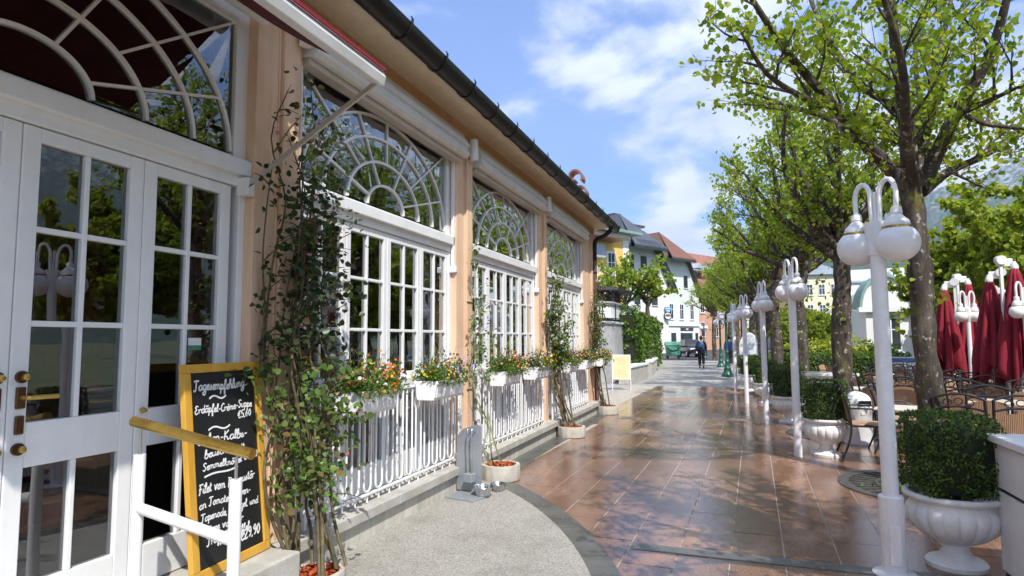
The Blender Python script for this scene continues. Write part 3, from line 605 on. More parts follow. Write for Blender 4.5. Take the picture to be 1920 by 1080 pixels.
# flower boxes
def flower_box(y0, y1, label, seed, scale=1.0, rich=1.0, pal=(2.2, 1.8, 1.7, 1.6, 1.6, .5, .5)):
    r = np.random.default_rng(seed); L = y1 - y0
    t = thing('flower_box', label, 'flower box', (-2.80, (y0 + y1) / 2, 1.03), 0, 'flower boxes on the railings')
    sec = [(-.085, 0), (.085, 0), (.10, .03), (.118, .15), (.135, .155), (.135, .185), (-.125, .185), (-.125, .155), (-.105, .15), (-.10, .03)]
    b = MB(); b.prism(sec, -L / 2, L / 2, 'y'); b.build('trough', M['white'], t, bevel=.006)
    for i in range(4):
        y = -L / 2 + L * (i + .5) / 4; MB().prism([(.104, .03), (.122, .14), (.112, .14), (.09, .03)], y - .05, y + .05, 'y').build('moulding', M['white'], t)
    MB().box(-.11, .115, -L / 2 + .01, L / 2 - .01, .16, .19).build('soil', M['soil'], t)
    n = int(3000 * rich); P = np.c_[r.normal(.02, .085, n), r.uniform(-L / 2 - .03, L / 2 + .05, n), .18 + np.abs(r.normal(0, .075, n))]; P[:, 0] = np.clip(P[:, 0], -.14, .21); low = P[:, 0] > .13; P[low, 2] -= r.uniform(0, .07, low.sum())
    D = rnd_unit(n, r) + [(.3, 0, .5)]; stuff(link('foliage', leaf_cloud('foliage', P, D, rnd_unit(n, r), r.uniform(.02, .042, n), OVAL, M['boxplant']), t))
    cols = ['yellow', 'orange', 'maroon', 'wht', 'purple', 'red', 'pink']; wts = np.array(pal) / sum(pal)
    for c, wgt in zip(cols, wts):
        n = max(int(230 * rich * wgt), 6); cy = r.uniform(-L / 2, L / 2); P = np.c_[r.normal(.07, .08, n), np.clip(r.normal(cy, L * .28, n), -L / 2 - .03, L / 2 + .05), .22 + np.abs(r.normal(.02, .085, n))]; P[:, 0] = np.clip(P[:, 0], -.1, .22); low = P[:, 0] > .15; P[low, 2] -= r.uniform(0, .06, low.sum())
        Nn = np.c_[r.uniform(.3, 1, n), r.uniform(-1, .2, n), r.uniform(0, .8, n)]; D = np.cross(Nn, rnd_unit(n, r)); stuff(link('blossoms', leaf_cloud('blossoms', P, D, Nn, r.uniform(.020, .034, n), PETAL, M['fl_' + c]), t))
    st = MB()
    for i in range(26):
        y = r.uniform(-L / 2, L / 2); x = r.normal(0, .06); h = r.uniform(.2, .36); st.tube([(x, y, .18), (x + r.normal(0, .02), y + r.normal(0, .03), .18 + h * .6), (x + r.normal(0, .04), y + r.normal(0, .05), .18 + h)], .0018, 3, False)
    stuff(st.build('stems', M['greenstem'], t))
names = [('with orange and red blossoms left of the nearest window', 'with lilac and white blossoms right of the nearest window'), ('with red and yellow blossoms left of the second window', 'right of the second window'), ('left of the third window', 'right of the third window')]
for k in (1, 2, 3):
    flower_box(YC[k] - 1.09, YC[k] - .47, 'white flower box ' + names[k - 1][0], 30 + k, rich=1.25, pal=[(1.6, 2.4, 1.4, 1.5, .3, 1.2, .4), (1.8, 1.2, 2.2, .8, .3, 1.4, .5), (2, 1, 2, 1, 1, .5, .5)][k - 1]); flower_box(YC[k] + .25, YC[k] + .91, 'white flower box ' + names[k - 1][1], 50 + k, pal=[(1.8, .8, 1.8, 1.8, 2.0, .2, .4), (2, 1, 2, 1.2, .8, .5, .4), (1.6, 1, 2, 1.2, .6, .6, .4)][k - 1])
flower_box(13.55, 14.2, 'white flower box on the pilaster behind the downpipe', 77, rich=.8)

# concrete planter rings
def planter_ring(x, y, r, h, label):
    t = thing('planter_ring', label, 'planter', (x, y, .006), random.uniform(0, 1), 'concrete planter rings')
    fl = lambda a, z: 1 + .018 * math.cos(a * 14)
    MB().lathe([(r * .99, 0), (r, .01), (r, h - .012), (r * .985, h), (r * .80, h), (r * .79, h - .05), (.001, h - .05)], 56, flute=fl).build('ring', M['ring'], t, smooth=50)
    n = 420; a = rng.uniform(0, 6.283, n); q = r * .78 * np.sqrt(rng.uniform(0, 1, n)); P = np.c_[q * np.cos(a), q * np.sin(a), h - .045 + rng.uniform(0, .05, n)]
    D = rnd_unit(n); D[:, 2] *= .3; stuff(link('mulch', leaf_cloud('mulch', P, D, rnd_unit(n) + [(0, 0, 1.2)], rng.uniform(.025, .06, n), OVAL, M['mulch']), t))
RINGS = [(-2.62, 3.60, .175), (-2.60, 6.98, .225), (-2.60, 10.35, .23), (-2.64, 13.75, .24)]
for (x, y, r), lb in zip(RINGS, ['concrete planter ring of red bark at the foot of the large climbing rose', 'concrete planter ring of red bark beside the steel dog bowls', 'concrete planter ring of red bark under the third climbing rose', 'concrete planter ring of red bark at the downpipe']): planter_ring(x, y, r, .17 if y > 5 else .10, lb)
# climbing roses
def rose(x, y, label, seed, h, ncane, nleaf, spread, mats=('rose', 'roseshade'), zmin=.4, lean=(0, 0), blooms=0, zshade=None, cane='stem', rad_=.014, base=.09):
    r = np.random.default_rng(seed); t = thing('climbing_rose', label, 'climbing rose', (x, y, .12), 0, 'climbing roses on the façade'); cm = MB(); nodes = []
    for i in range(ncane):
        a = r.uniform(0, 6.28); hh = h * r.uniform(.42, 1.0) if i else h; n = 9; p = []
        ex, ey = r.normal(0, spread * .45), r.normal(0, spread)
        for j in range(n):
            f = j / (n - 1); wx = -.24 * min(f * 2.2, 1) + base * math.cos(a) * (1 - f) + ex * .25 * f + lean[0] * f; wy = base * math.sin(a) * (1 - f) + ey * math.sin(min(f * 1.9, 1.57)) + lean[1] * f
            p.append((wx + r.normal(0, .028), wy + r.normal(0, .048), hh * f))
        q = smoothpts(p, 4); cm.tube(q, [rad_ * (1 - .7 * k / len(q)) * r.uniform(.95, 1.05) for k in range(len(q))], 6); nodes += [(v, k / len(q), hh) for k, v in enumerate(q)]
        for k in range(3, len(q), 3):                      # side shoots
            if q[k].z < zmin * .8: continue
            d = Vector((r.uniform(.0, 1), r.normal(0, 1), r.uniform(-.1, .8))).normalized(); ln = r.uniform(.12, .36); e = q[k] + d * ln; s_ = [q[k], q[k] + d * ln * .5 + Vector((0, 0, .02)), e]
            cm.tube(s_, [.005, .004, .002], 4, False); nodes += [(q[k] + d * ln * u, .5, hh) for u in (.4, .7, 1.0)] * 2
    cm.build('canes', M[cane], t, smooth=60)
    nd = [n_ for n_ in nodes if n_[0].z > zmin]; wt = r.random(len(nd)) ** 2.2; idx = r.choice(len(nd), nleaf, p=wt / wt.sum()); base = np.array([nd[i][0] for i in idx]); P = base + r.normal(0, .045, (nleaf, 3)); P[:, 0] += np.abs(r.normal(0, .03, nleaf)); P[:, 0] = np.maximum(P[:, 0], -.30)
    D = rnd_unit(nleaf, r) + [(.35, 0, -.15)]; Nn = rnd_unit(nleaf, r) * .7 + [(.5, -.2, .7)]; sz = r.uniform(.026, .058, nleaf)
    hi = P[:, 2] > (zshade if zshade else 99)  # leaves above this height take the shade-darkened leaf colour
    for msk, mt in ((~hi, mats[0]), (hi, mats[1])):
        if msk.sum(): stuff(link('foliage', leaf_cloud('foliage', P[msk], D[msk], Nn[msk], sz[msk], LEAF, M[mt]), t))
    if blooms:
        n = blooms; idx = r.integers(0, len(nd), n); P = np.array([nd[i][0] for i in idx]) + [(.05, 0, .03)]; stuff(link('buds', leaf_cloud('buds', P, rnd_unit(n, r), rnd_unit(n, r) + [(1, -1, .5)], r.uniform(.03, .05, n), PETAL, M['fl_pink']), t))
    return t
rose(-2.62, 3.58, 'large dense climbing rose beside the white door and chalkboard', 3, 3.40, 15, 2400, .18, zmin=.45, lean=(0, .14), blooms=14, zshade=1.35, rad_=.012, base=.15)
rose(-2.60, 6.98, 'thin young climbing rose with green canes beside the dog bowls', 5, 2.75, 3, 170, .06, zmin=1.0, cane='greenstem', rad_=.010, lean=(-.05, -.04))
rose(-2.60, 10.35, 'tangled climbing rose on the pilaster before the farthest window', 8, 2.85, 10, 1500, .17, mats=('rose', 'rose'), zmin=1.0, rad_=.017)
rose(-2.64, 13.75, 'climbing rose wound around the brown downpipe', 11, 2.9, 8, 1000, .16, mats=('rose', 'rose'), zmin=.9, rad_=.016)

# chalkboard
cb = thing('chalkboard', 'chalkboard menu in a yellow wooden frame leaning beside the door', 'chalkboard', (-2.80, 2.74, .288), 0)
TILT = rad(6)
BW, BH = .655, 1.19
Mb = Matrix.Rotation(rad(4), 4, 'Z') @ Matrix.Rotation(-TILT, 4, 'Y')       # local: y along board, z up, x out
def bpart(mb, name, mat, **k):
    o = mb.build(name, mat, cb, **k); o.matrix_local = Mb; return o
for nm, bx in (('frame_rail', (-.02, .012, 0, BW, 0, .055)), ('frame_rail', (-.02, .012, 0, BW, BH - .05, BH)), ('frame_stile', (-.021, .014, 0, .055, .055, BH - .05)), ('frame_stile', (-.021, .014, BW - .055, BW, .055, BH - .05))): bpart(MB().box(*bx), nm, M['oak'], bevel=.004)
bpart(MB().box(-.018, .002, .05, BW - .05, .05, BH - .045), 'board', M['slate'])
G = {  # single-stroke script letters: (advance, strokes)
 'a': (.85, [[(.7, .9), (.35, 1), (.08, .5), (.3, 0), (.65, .35), (.7, .95), (.7, .2), (.9, .1)]]), 'b': (.75, [[(.0, .1), (.3, 1.3), (.25, 2), (.1, 1.6), (.12, .1), (.45, 0), (.65, .5), (.4, .95), (.8, .8)]]),
 'c': (.65, [[(.6, .85), (.35, 1), (.08, .5), (.3, 0), (.65, .2)]]), 'd': (.85, [[(.68, .9), (.35, 1), (.08, .5), (.3, 0), (.62, .35), (.72, 2), (.7, .2), (.9, .1)]]),
 'e': (.62, [[(0, .3), (.45, .6), (.4, 1), (.1, .7), (.15, .1), (.4, 0), (.65, .25)]]), 'f': (.55, [[(0, .2), (.4, 1.5), (.35, 2), (.18, 1.6), (.15, -.7), (.3, -.9), (.3, 0), (.6, .2)]]),
 'g': (.8, [[(.65, .9), (.35, 1), (.08, .5), (.3, .05), (.62, .4), (.66, .9), (.6, -.7), (.3, -.95), (.1, -.6), (.85, .2)]]), 'h': (.8, [[(0, .1), (.3, 1.4), (.25, 2), (.12, 1.6), (.1, 0), (.15, .6), (.45, 1), (.58, .6), (.58, .1), (.8, .15)]]),
 'i': (.4, [[(.0, .3), (.15, .95), (.15, .15), (.4, .15)], [(.16, 1.4), (.2, 1.45)]]), 'k': (.78, [[(0, .1), (.3, 1.4), (.25, 2), (.12, 1.6), (.1, 0)], [(.1, .5), (.5, 1), (.3, .55), (.6, 0), (.8, .15)]]),
 'l': (.42, [[(0, .15), (.32, 1.4), (.25, 2), (.12, 1.6), (.14, .2), (.42, .12)]]), 'm': (1.1, [[(0, .7), (.1, 1), (.1, 0), (.12, .7), (.32, 1), (.45, .6), (.45, 0), (.48, .7), (.68, 1), (.82, .6), (.84, .1), (1.1, .15)]]),
 'n': (.8, [[(0, .7), (.1, 1), (.1, 0), (.12, .7), (.38, 1), (.55, .6), (.56, .1), (.8, .15)]]), 'o': (.75, [[(.4, 1), (.08, .5), (.3, 0), (.62, .45), (.42, 1), (.75, .85)]]),
 'p': (.75, [[(0, .8), (.12, 1), (.1, -.9)], [(.1, .6), (.4, 1), (.62, .5), (.35, 0), (.12, .25)], [(.4, .02), (.75, .15)]]), 'r': (.6, [[(0, .7), (.1, 1), (.1, 0), (.15, .7), (.45, 1), (.6, .85)]]),
 's': (.6, [[(0, .1), (.35, 1), (.3, .7), (.5, .3), (.3, 0), (.08, .15), (.6, .15)]]), 't': (.52, [[(.22, 1.7), (.18, .2), (.52, .15)], [(0, 1.15), (.45, 1.2)]]),
 'u': (.8, [[(.05, 1), (.08, .3), (.3, 0), (.55, .4), (.58, 1), (.58, .15), (.8, .15)]]), 'v': (.7, [[(0, .9), (.1, 1), (.3, 0), (.55, 1), (.75, .9)]]), 'w': (1.0, [[(0, .9), (.1, 1), (.25, 0), (.5, .8), (.65, 0), (.9, 1)]]),
 'T': (1.0, [[(0, 1.9), (.4, 2.05), (1.0, 2.0)], [(.5, 2), (.45, .3), (.2, 0), (.05, .3)]]), 'E': (.9, [[(.75, 1.8), (.4, 2), (.15, 1.6), (.45, 1.15), (.1, .6), (.35, 0), (.8, .3)]]), 'C': (.9, [[(.8, 1.7), (.45, 2), (.08, 1), (.35, 0), (.85, .3)]]),
 'S': (.85, [[(.75, 1.75), (.45, 2), (.15, 1.55), (.6, .7), (.35, 0), (.05, .3)]]), 'K': (1.0, [[(.15, 2), (.12, 0)], [(.8, 2), (.15, 1), (.55, .6), (.7, 0), (1, .2)]]), 'F': (.9, [[(.05, 1.95), (.9, 2)], [(.3, 1.95), (.25, .2), (.05, 0)], [(.05, 1.05), (.65, 1.1)]]),
 'D': (1.1, [[(.3, 2), (.2, 0), (.6, .05), (.98, .8), (.75, 1.7), (.05, 1.95)]]), 'O': (1.1, [[(.55, 2), (.1, 1.1), (.4, 0), (.95, .8), (.6, 2), (.9, 1.9)]]), 'P': (.9, [[(.2, 1.9), (.18, 0)], [(0, 1.7), (.45, 2), (.8, 1.5), (.5, 1), (.2, .95)]]),
 '-': (.6, [[(.08, .62), (.5, .66)]]), ',': (.35, [[(.15, .15), (.05, -.3)]]), '€': (1.0, [[(.9, 1.75), (.55, 2), (.2, 1), (.5, 0), (.9, .25)], [(0, 1.25), (.65, 1.28)], [(0, .8), (.6, .83)]]),
 '0': (.85, [[(.4, 2), (.08, 1), (.35, 0), (.7, .9), (.4, 2)]]), '1': (.5, [[(.05, 1.5), (.3, 2), (.28, 0)]]), '2': (.85, [[(.08, 1.6), (.4, 2), (.65, 1.5), (.08, 0), (.8, .08)]]), '5': (.85, [[(.7, 2), (.2, 1.95), (.15, 1.15), (.6, 1), (.55, .1), (.1, .1)]]),
 '6': (.85, [[(.6, 1.95), (.15, .9), (.3, 0), (.7, .5), (.4, 1), (.15, .6)]]), '7': (.8, [[(.05, 1.9), (.7, 2), (.3, 0)]]), '8': (.85, [[(.65, 1.8), (.3, 2), (.2, 1.4), (.65, .6), (.35, 0), (.1, .5), (.6, 1.4), (.65, 1.8)]]), '9': (.85, [[(.65, 1.5), (.35, 2), (.1, 1.4), (.4, 1), (.65, 1.6), (.6, .6), (.3, 0)]]), ' ': (.55, [])}
G['ä'] = (.85, G['a'][1] + [[(.25, 1.4), (.27, 1.5)], [(.55, 1.4), (.57, 1.5)]]); G['ö'] = (.75, G['o'][1] + [[(.25, 1.4), (.27, 1.5)], [(.5, 1.4), (.52, 1.5)]]); G['ü'] = (.8, G['u'][1] + [[(.2, 1.4), (.22, 1.5)], [(.5, 1.4), (.52, 1.5)]]); G['é'] = (.62, G['e'][1] + [[(.3, 1.3), (.5, 1.6)]])
def write(text, y, z, wid, xh, sw=.0062):
    adv = sum(G[c][0] for c in text); k = wid / adv; mb = MB(); cx = 0; i = 0
    for c in text:
        for st in G[c][1]:
            p = smoothpts([Vector((px, py, 0)) for px, py in st], 4) if len(st) > 2 else [Vector((px, py, 0)) for px, py in st]
            q = [(y + (cx + v.x) * k + .16 * v.y * xh, z + v.y * xh + .004 * math.sin(cx * .7)) for v in p]
            if len(q) == 2 and abs(q[0][0] - q[1][0]) + abs(q[0][1] - q[1][1]) < .006: q[1] = (q[1][0] + .006, q[1][1] + .004)
            mb.ribbon(q, sw, .0022 + (i % 7) * .00012, .0032 + (i % 7) * .00012); i += 1
        cx += G[c][0]
    o = bpart(mb, 'lettering', M['chalk']); return o
def flourish(y, z, w, amp=.012, sw=.010): bpart(MB().ribbon([(y + w * t, z + amp * math.sin(t * 6.28) + .01 * t) for t in np.linspace(0, 1, 14)], sw, .0022, .0032), 'flourish', M['chalk'])
L0 = .078
write('Tagesempfehlung', L0, 1.035, .43, .029, .0085); flourish(.20, .985, .14)
write('Erdäpfel-Créme-Suppe', L0, .905, .49, .023); write('€5,60', .43, .845, .125, .021, .007); flourish(.18, .805, .18)
write('Salon-Kalbs-', L0 + .01, .730, .42, .027, .0075); write('beuschel mit', L0 + .06, .650, .34, .024); write('Semmelknödel', L0 + .04, .582, .33, .021); write('€17,80', .46, .585, .135, .020); flourish(.13, .548, .28, .006)
write('Filet vom Donaustör', L0, .458, .475, .027, .0072); write('an Tomaten-Oliven-', L0, .378, .43, .023); write('Tapenade, Spargel, und', L0 + .005, .305, .49, .0215); write('Püree von der', L0 + .02, .235, .33, .0215); write('Trüffelkartoffel', L0 + .04, .168, .36, .0225); write('€29,90', .39, .118, .185, .029, .009)
# hand rail at the step
hr = thing('hand_rail', 'white steel handrail with brass grip at the door step', 'handrail', (-2.75, 2.345, 0))
zl = lambda x: -.165 * x
MB().tube([(0, 0, .285), (0, 0, 1.055)], .028, 16).build('post', M['enamel'], hr, smooth=40); MB().tube([(.59, 0, 0), (.59, 0, .975)], .028, 16).build('post', M['enamel'], hr, smooth=40)
MB().tube([(.02, 0, .80), (.57, 0, .80 + zl(.57))], .026, 14).build('cross_bar', M['enamel'], hr, smooth=40)
for x in (0, .59): MB().tube([(x, 0, 1.04 + zl(x) * .8), (x, 0, 1.175 + zl(x))], .007, 8).build('pin', M['steel'], hr)
MB().tube([(-.05, 0, 1.205 + zl(-.05)), (.68, 0, 1.205 + zl(.68))], .025, 18).build('grip', M['brass'], hr, smooth=40)
# dog drinking station and bowls
ds = thing('dog_station', 'grey sheet-metal dog station with leash hooks by the plinth', 'dog station', (-2.66, 6.22, .006), rad(-14))
pl = [(-.17, .02), (.15, .02), (.15, .70), (.10, .72), (-.09, .66), (-.17, .58), (-.185, .20)]
MB().prism(pl, -.006, .006, 'y').build('back_plate', M['greyplate'], ds, bevel=.003); MB().box(-.10, .26, -.30, .01, 0, .02).build('base_plate', M['greyplate'], ds, bevel=.004)
for x in (.02, .075):
    MB().tube(smoothpts([(x, -.01, .64), (x, -.05, .66), (x, -.075, .62), (x, -.06, .18)], 4), .007, 6).build('hook', M['steel'], ds, smooth=50)
MB().box(-.01, .09, -.10, -.01, .13, .22).build('bowl_holder', M['greyplate'], ds, bevel=.006)
def bowl(loc, r, h, label):
    t = tag(MB().lathe([(r * .62, 0), (r * .7, .004), (r * .98, h * .92), (r * 1.05, h), (r * 1.03, h + .004), (r * .95, h * .92), (r * .66, .01), (.001, .01)], 28).build('dog_bowl', M['steel'], None, smooth=40, loc=loc), label, 'dog bowl', 'dog bowls'); return t
bowl((-2.47, 6.11, .026), .105, .085, 'large steel dog bowl on the grey base plate'); bowl((-2.42, 6.42, .008), .085, .07, 'smaller steel dog bowl beside the planter ring')

# ------------------------------------------------------------------ promenade furniture
# twin-globe lamps
def lamp_parts(t, H=2.72, gr=.138, pr=.052, sleeve=True, ang=0.0):
    """two opposite goose-neck arms on a white post; H = top of the arms"""
    zc = H - .30
    if sleeve:
        MB().lathe([(.135, 0), (.135, .012), (.10, .02), (.078, .022), (.078, .52), (.070, .528), (pr, .53)], 28).build('base_sleeve', M['enamel'], t, smooth=35)
        MB().box(-.035, .035, -.083, -.074, .08, .34).build('access_hatch', M['enamel'], t, bevel=.003)
    MB().tube([(0, 0, 0), (0, 0, zc - .05)], [pr, pr * .97], 24).build('post', M['enamel'], t, smooth=40)
    MB().lathe([(pr * .98, zc - .24), (pr * 1.1, zc - .235), (pr * 1.5, zc - .02), (pr * 1.52, zc), (pr * .4, zc + .005)], 24).build('collar', M['enamel'], t, smooth=40)
    MB().tube([(0, 0, zc), (0, 0, zc + .22)], .012, 8).build('finial', M['enamel'], t, smooth=40); 
    ca, sa = math.cos(ang), math.sin(ang); d = gr * 1.12
    for s in (-1, 1):
        p = [(s * .03, zc - .02), (s * .035, zc + .16)] + [(s * (d / 2 + .02 - (d / 2 - .015) * math.cos(a)), zc + .18 + .115 * math.sin(a)) for a in np.linspace(.15, math.pi - .1, 9)] + [(s * d, zc + .07)]
        arm = MB().tube([(x * ca, x * sa, z) for x, z in p], .017, 10).build('arm', M['enamel'], t, smooth=50)
        c = (s * d * ca, s * d * sa); zt = zc + .085
        MB().lathe([(.02, 0), (.034, -.005), (.038, -.045), (.03, -.05), (.05, -.075), (gr * .55, -.10), (gr * .60, -.125), (gr * .60, -.14)], 20, (c[0], c[1], zt)).build('gallery', M['enamel'], t, smooth=40)
        MB().lathe([(gr * .62, -.136), (gr * .68, -.140), (gr * .68, -.158), (gr * .6, -.162)], 20, (c[0], c[1], zt)).build('ring', M['brass'], t, smooth=40)
        MB().ball((c[0], c[1], zt - .14 - gr * .80), gr, 28, 18, (1, 1, .96)).build('globe', M['globe'], t, smooth=80)
LP = [(0.98, 5.03), (0.78, 9.55), (0.54, 13.14), (0.26, 17.0), (0.01, 21.13)]
AN = -.84
lamp = thing('street_lamp', 'tall white twin-globe lamp post nearest at the right, beside the big urn', 'street lamp', (*LP[0], 0), 0, 'white twin-globe lamps'); lamp_parts(lamp, ang=AN)
lamp2 = thing('street_lamp', 'white twin-globe lamp post in front of the second box urn', 'street lamp', (*LP[1], 0), 0, 'white twin-globe lamps'); lamp_parts(lamp2, sleeve=False, ang=-1.12)
for (x, y), rz, lb in zip(LP[2:], (-.08, .10, -.05), ['third white twin-globe lamp post along the promenade', 'fourth white twin-globe lamp post along the promenade', 'farthest white twin-globe lamp post, before the green lamps']): copy_thing(lamp2, (x, y, 0), rz, lb)
sl = thing('terrace_lamp', 'small white twin-globe lamp among the red umbrellas', 'street lamp', spot(1818, 11.0), 0, 'small terrace lamps'); lamp_parts(sl, 2.42, .105, .035, False, .3)
copy_thing(sl, spot(1926, 9.2), .1, 'small white twin-globe lamp at the right edge of the terrace')
# green cast-iron lamps farther along
def green_lamp(loc, label):
    t = thing('iron_lamp', label, 'street lamp', loc, 0, 'green cast-iron lamps')
    MB().lathe([(.24, 0), (.25, .05), (.20, .12), (.16, .2), (.13, .32), (.15, .36), (.10, .42), (.085, .62), (.11, .66), (.075, .72), (.06, 1.0), (.085, 1.04), (.055, 1.1), (.05, 2.3), (.08, 2.34), (.05, 2.4), (.04, 2.75), (.02, 2.8)], 20, flute=lambda a, z: 1 + .05 * math.cos(a * 8)).build('column', M['greeniron'], t, smooth=45)
    for s in (-1, 1):
        MB().tube(smoothpts([(0, 0, 2.2), (s * .12, 0, 2.24), (s * .2, 0, 2.32), (s * .2, 0, 2.42)], 4), .018, 8).build('arm', M['greeniron'], t, smooth=50); MB().ball((s * .2, 0, 2.58), .17, 20, 14).build('globe', M['globe'], t, smooth=80)
    return t
for k, p in enumerate([(-.30, 28.8), (-.75, 38.7), (-2.4, 56.0)]): green_lamp((*p, 0), ['nearest dark green cast-iron lamp with two globes on the promenade', 'dark green cast-iron lamp with two globes behind the walking person', 'farthest green cast-iron lamp near the street'][k])

# urns and clipped box bushes
def urn_profile(): return [(.21, 0), (.215, .03), (.20, .045), (.15, .06), (.11, .085), (.092, .12), (.10, .155), (.15, .175), (.22, .205), (.29, .26), (.325, .32), (.332, .36), (.325, .40), (.305, .43), (.295, .45), (.31, .462), (.345, .475), (.352, .49), (.345, .508), (.32, .512), (.30, .50), (.29, .46), (.001, .45)]
def lobes(a, z):
    if .19 < z < .41: return 1 + .075 * (abs(math.sin(a * 9)) ** .5 - .75) * min((z - .19) / .05, 1) * min((.41 - z) / .03, 1)
    return 1
URN = MB().lathe(urn_profile(), 216, flute=lobes).mesh('urn_body', M['whitestone'], 50)
SOIL = MB().lathe([(.001, .455), (.285, .455)], 24, caps=False).mesh('soil', M['soil'])
def urn(loc, label, s=(1, 1, 1)):
    t = thing('stone_urn', label, 'urn', loc, random.uniform(0, 6), 'white fluted urns'); link('urn_body', URN, t); link('soil', SOIL, t); t.scale = s; return t
def box_leaf_mesh(sx, sy, sz, n, seed, size=(.018, .032), mat='box', top=.5):
    r = np.random.default_rng(seed); P = []; Nn = []
    u = r.uniform(-1, 1, (n, 3)); face = r.integers(0, 5, n)
    for i in range(n):
        f = face[i]; p = u[i].copy()
        if f == 0: p[0] = 1
        elif f == 1: p[0] = -1
        elif f == 2: p[1] = 1
        elif f == 3: p[1] = -1
        else: p[2] = 1
        P.append(p)
    P = np.array(P); q = np.abs(P); Nn = np.sign(P) * q ** 6; Nn /= np.linalg.norm(Nn, axis=1, keepdims=True)
    ln = (np.abs(P) ** 8).sum(1) ** (1 / 8); P /= ln[:, None]; lump = np.array([mnoise.noise(Vector(p * 2.3 + seed)) for p in P]); P *= (1 + .09 * lump + r.normal(0, .024, n) + (r.uniform(0, 1, n) < .012) * r.uniform(.05, .16, n))[:, None]
    gap = np.array([mnoise.noise(Vector(p * 3.1 + seed * 2.7)) for p in P]) > -.30 + .18 * r.random(n) - .12; P = P[gap]; Nn = Nn[gap]; n = len(P)
    P = P * [sx / 2, sy / 2, sz / 2] + [0, 0, sz / 2]; return leaf_cloud('foliage', P, Nn * .5 + rnd_unit(n, r), Nn + rnd_unit(n, r) * .8, r.uniform(size[0], size[1], n), OVAL, M[mat])
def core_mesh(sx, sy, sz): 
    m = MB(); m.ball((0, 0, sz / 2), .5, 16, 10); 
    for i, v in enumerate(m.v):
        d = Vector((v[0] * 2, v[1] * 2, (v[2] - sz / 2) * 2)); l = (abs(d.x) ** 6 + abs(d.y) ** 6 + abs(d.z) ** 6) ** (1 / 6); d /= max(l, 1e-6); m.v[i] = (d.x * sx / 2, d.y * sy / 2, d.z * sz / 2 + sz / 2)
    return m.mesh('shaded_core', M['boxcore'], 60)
BUSH = [box_leaf_mesh(.60, .60, .56, 9000, 1), box_leaf_mesh(.62, .58, .54, 8000, 2)]
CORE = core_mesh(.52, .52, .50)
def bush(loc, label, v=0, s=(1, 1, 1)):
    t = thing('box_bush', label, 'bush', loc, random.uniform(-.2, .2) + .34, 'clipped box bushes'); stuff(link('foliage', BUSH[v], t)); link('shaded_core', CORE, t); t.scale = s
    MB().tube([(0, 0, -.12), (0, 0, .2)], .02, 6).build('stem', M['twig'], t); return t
UP = [(1.43, 5.36), (1.15, 9.75), (.95, 13.3), (.72, 17.1), (.42, 21.0)]
UL = ['big white fluted urn at the lower right behind the nearest lamp', 'white fluted urn beside the litter bin', 'third white fluted urn along the lamps', 'fourth white fluted urn along the lamps', 'farthest white fluted urn along the lamps']
BL = ['large clipped box bush in the big near urn', 'square clipped box bush beside the litter bin', 'clipped box bush in the third urn', 'loose box bush in the fourth urn', 'box bush in the farthest urn']
for k, (x, y) in enumerate(UP): urn((x, y, 0), UL[k], (.88, .88, 1.0)); bush((x, y, .49), BL[k], k % 2, (.82, .82, 1.0 + .06 * (k > 1)))
# white litter bin
lb = thing('litter_bin', 'white round litter bin with domed lid behind the second urn', 'litter bin', spot(1600, 9.8), .4)
MB().lathe([(.20, 0), (.205, .02), (.205, .52), (.212, .53), (.212, .56), (.205, .57)], 32).build('body', M['enamel'], lb, smooth=35); MB().lathe([(.208, .57), (.205, .63)] + [(.205 * math.cos(a), .63 + .16 * math.sin(a)) for a in np.linspace(.1, 1.5, 8)], 32).build('domed_lid', M['enamel'], lb, smooth=45)
MB().box(-.10, .10, -.222, -.20, .585, .66).build('opening', M['rubber'], lb, bevel=.01); MB().box(-.06, .0, -.211, -.205, .45, .49).build('plate', M['alu'], lb)

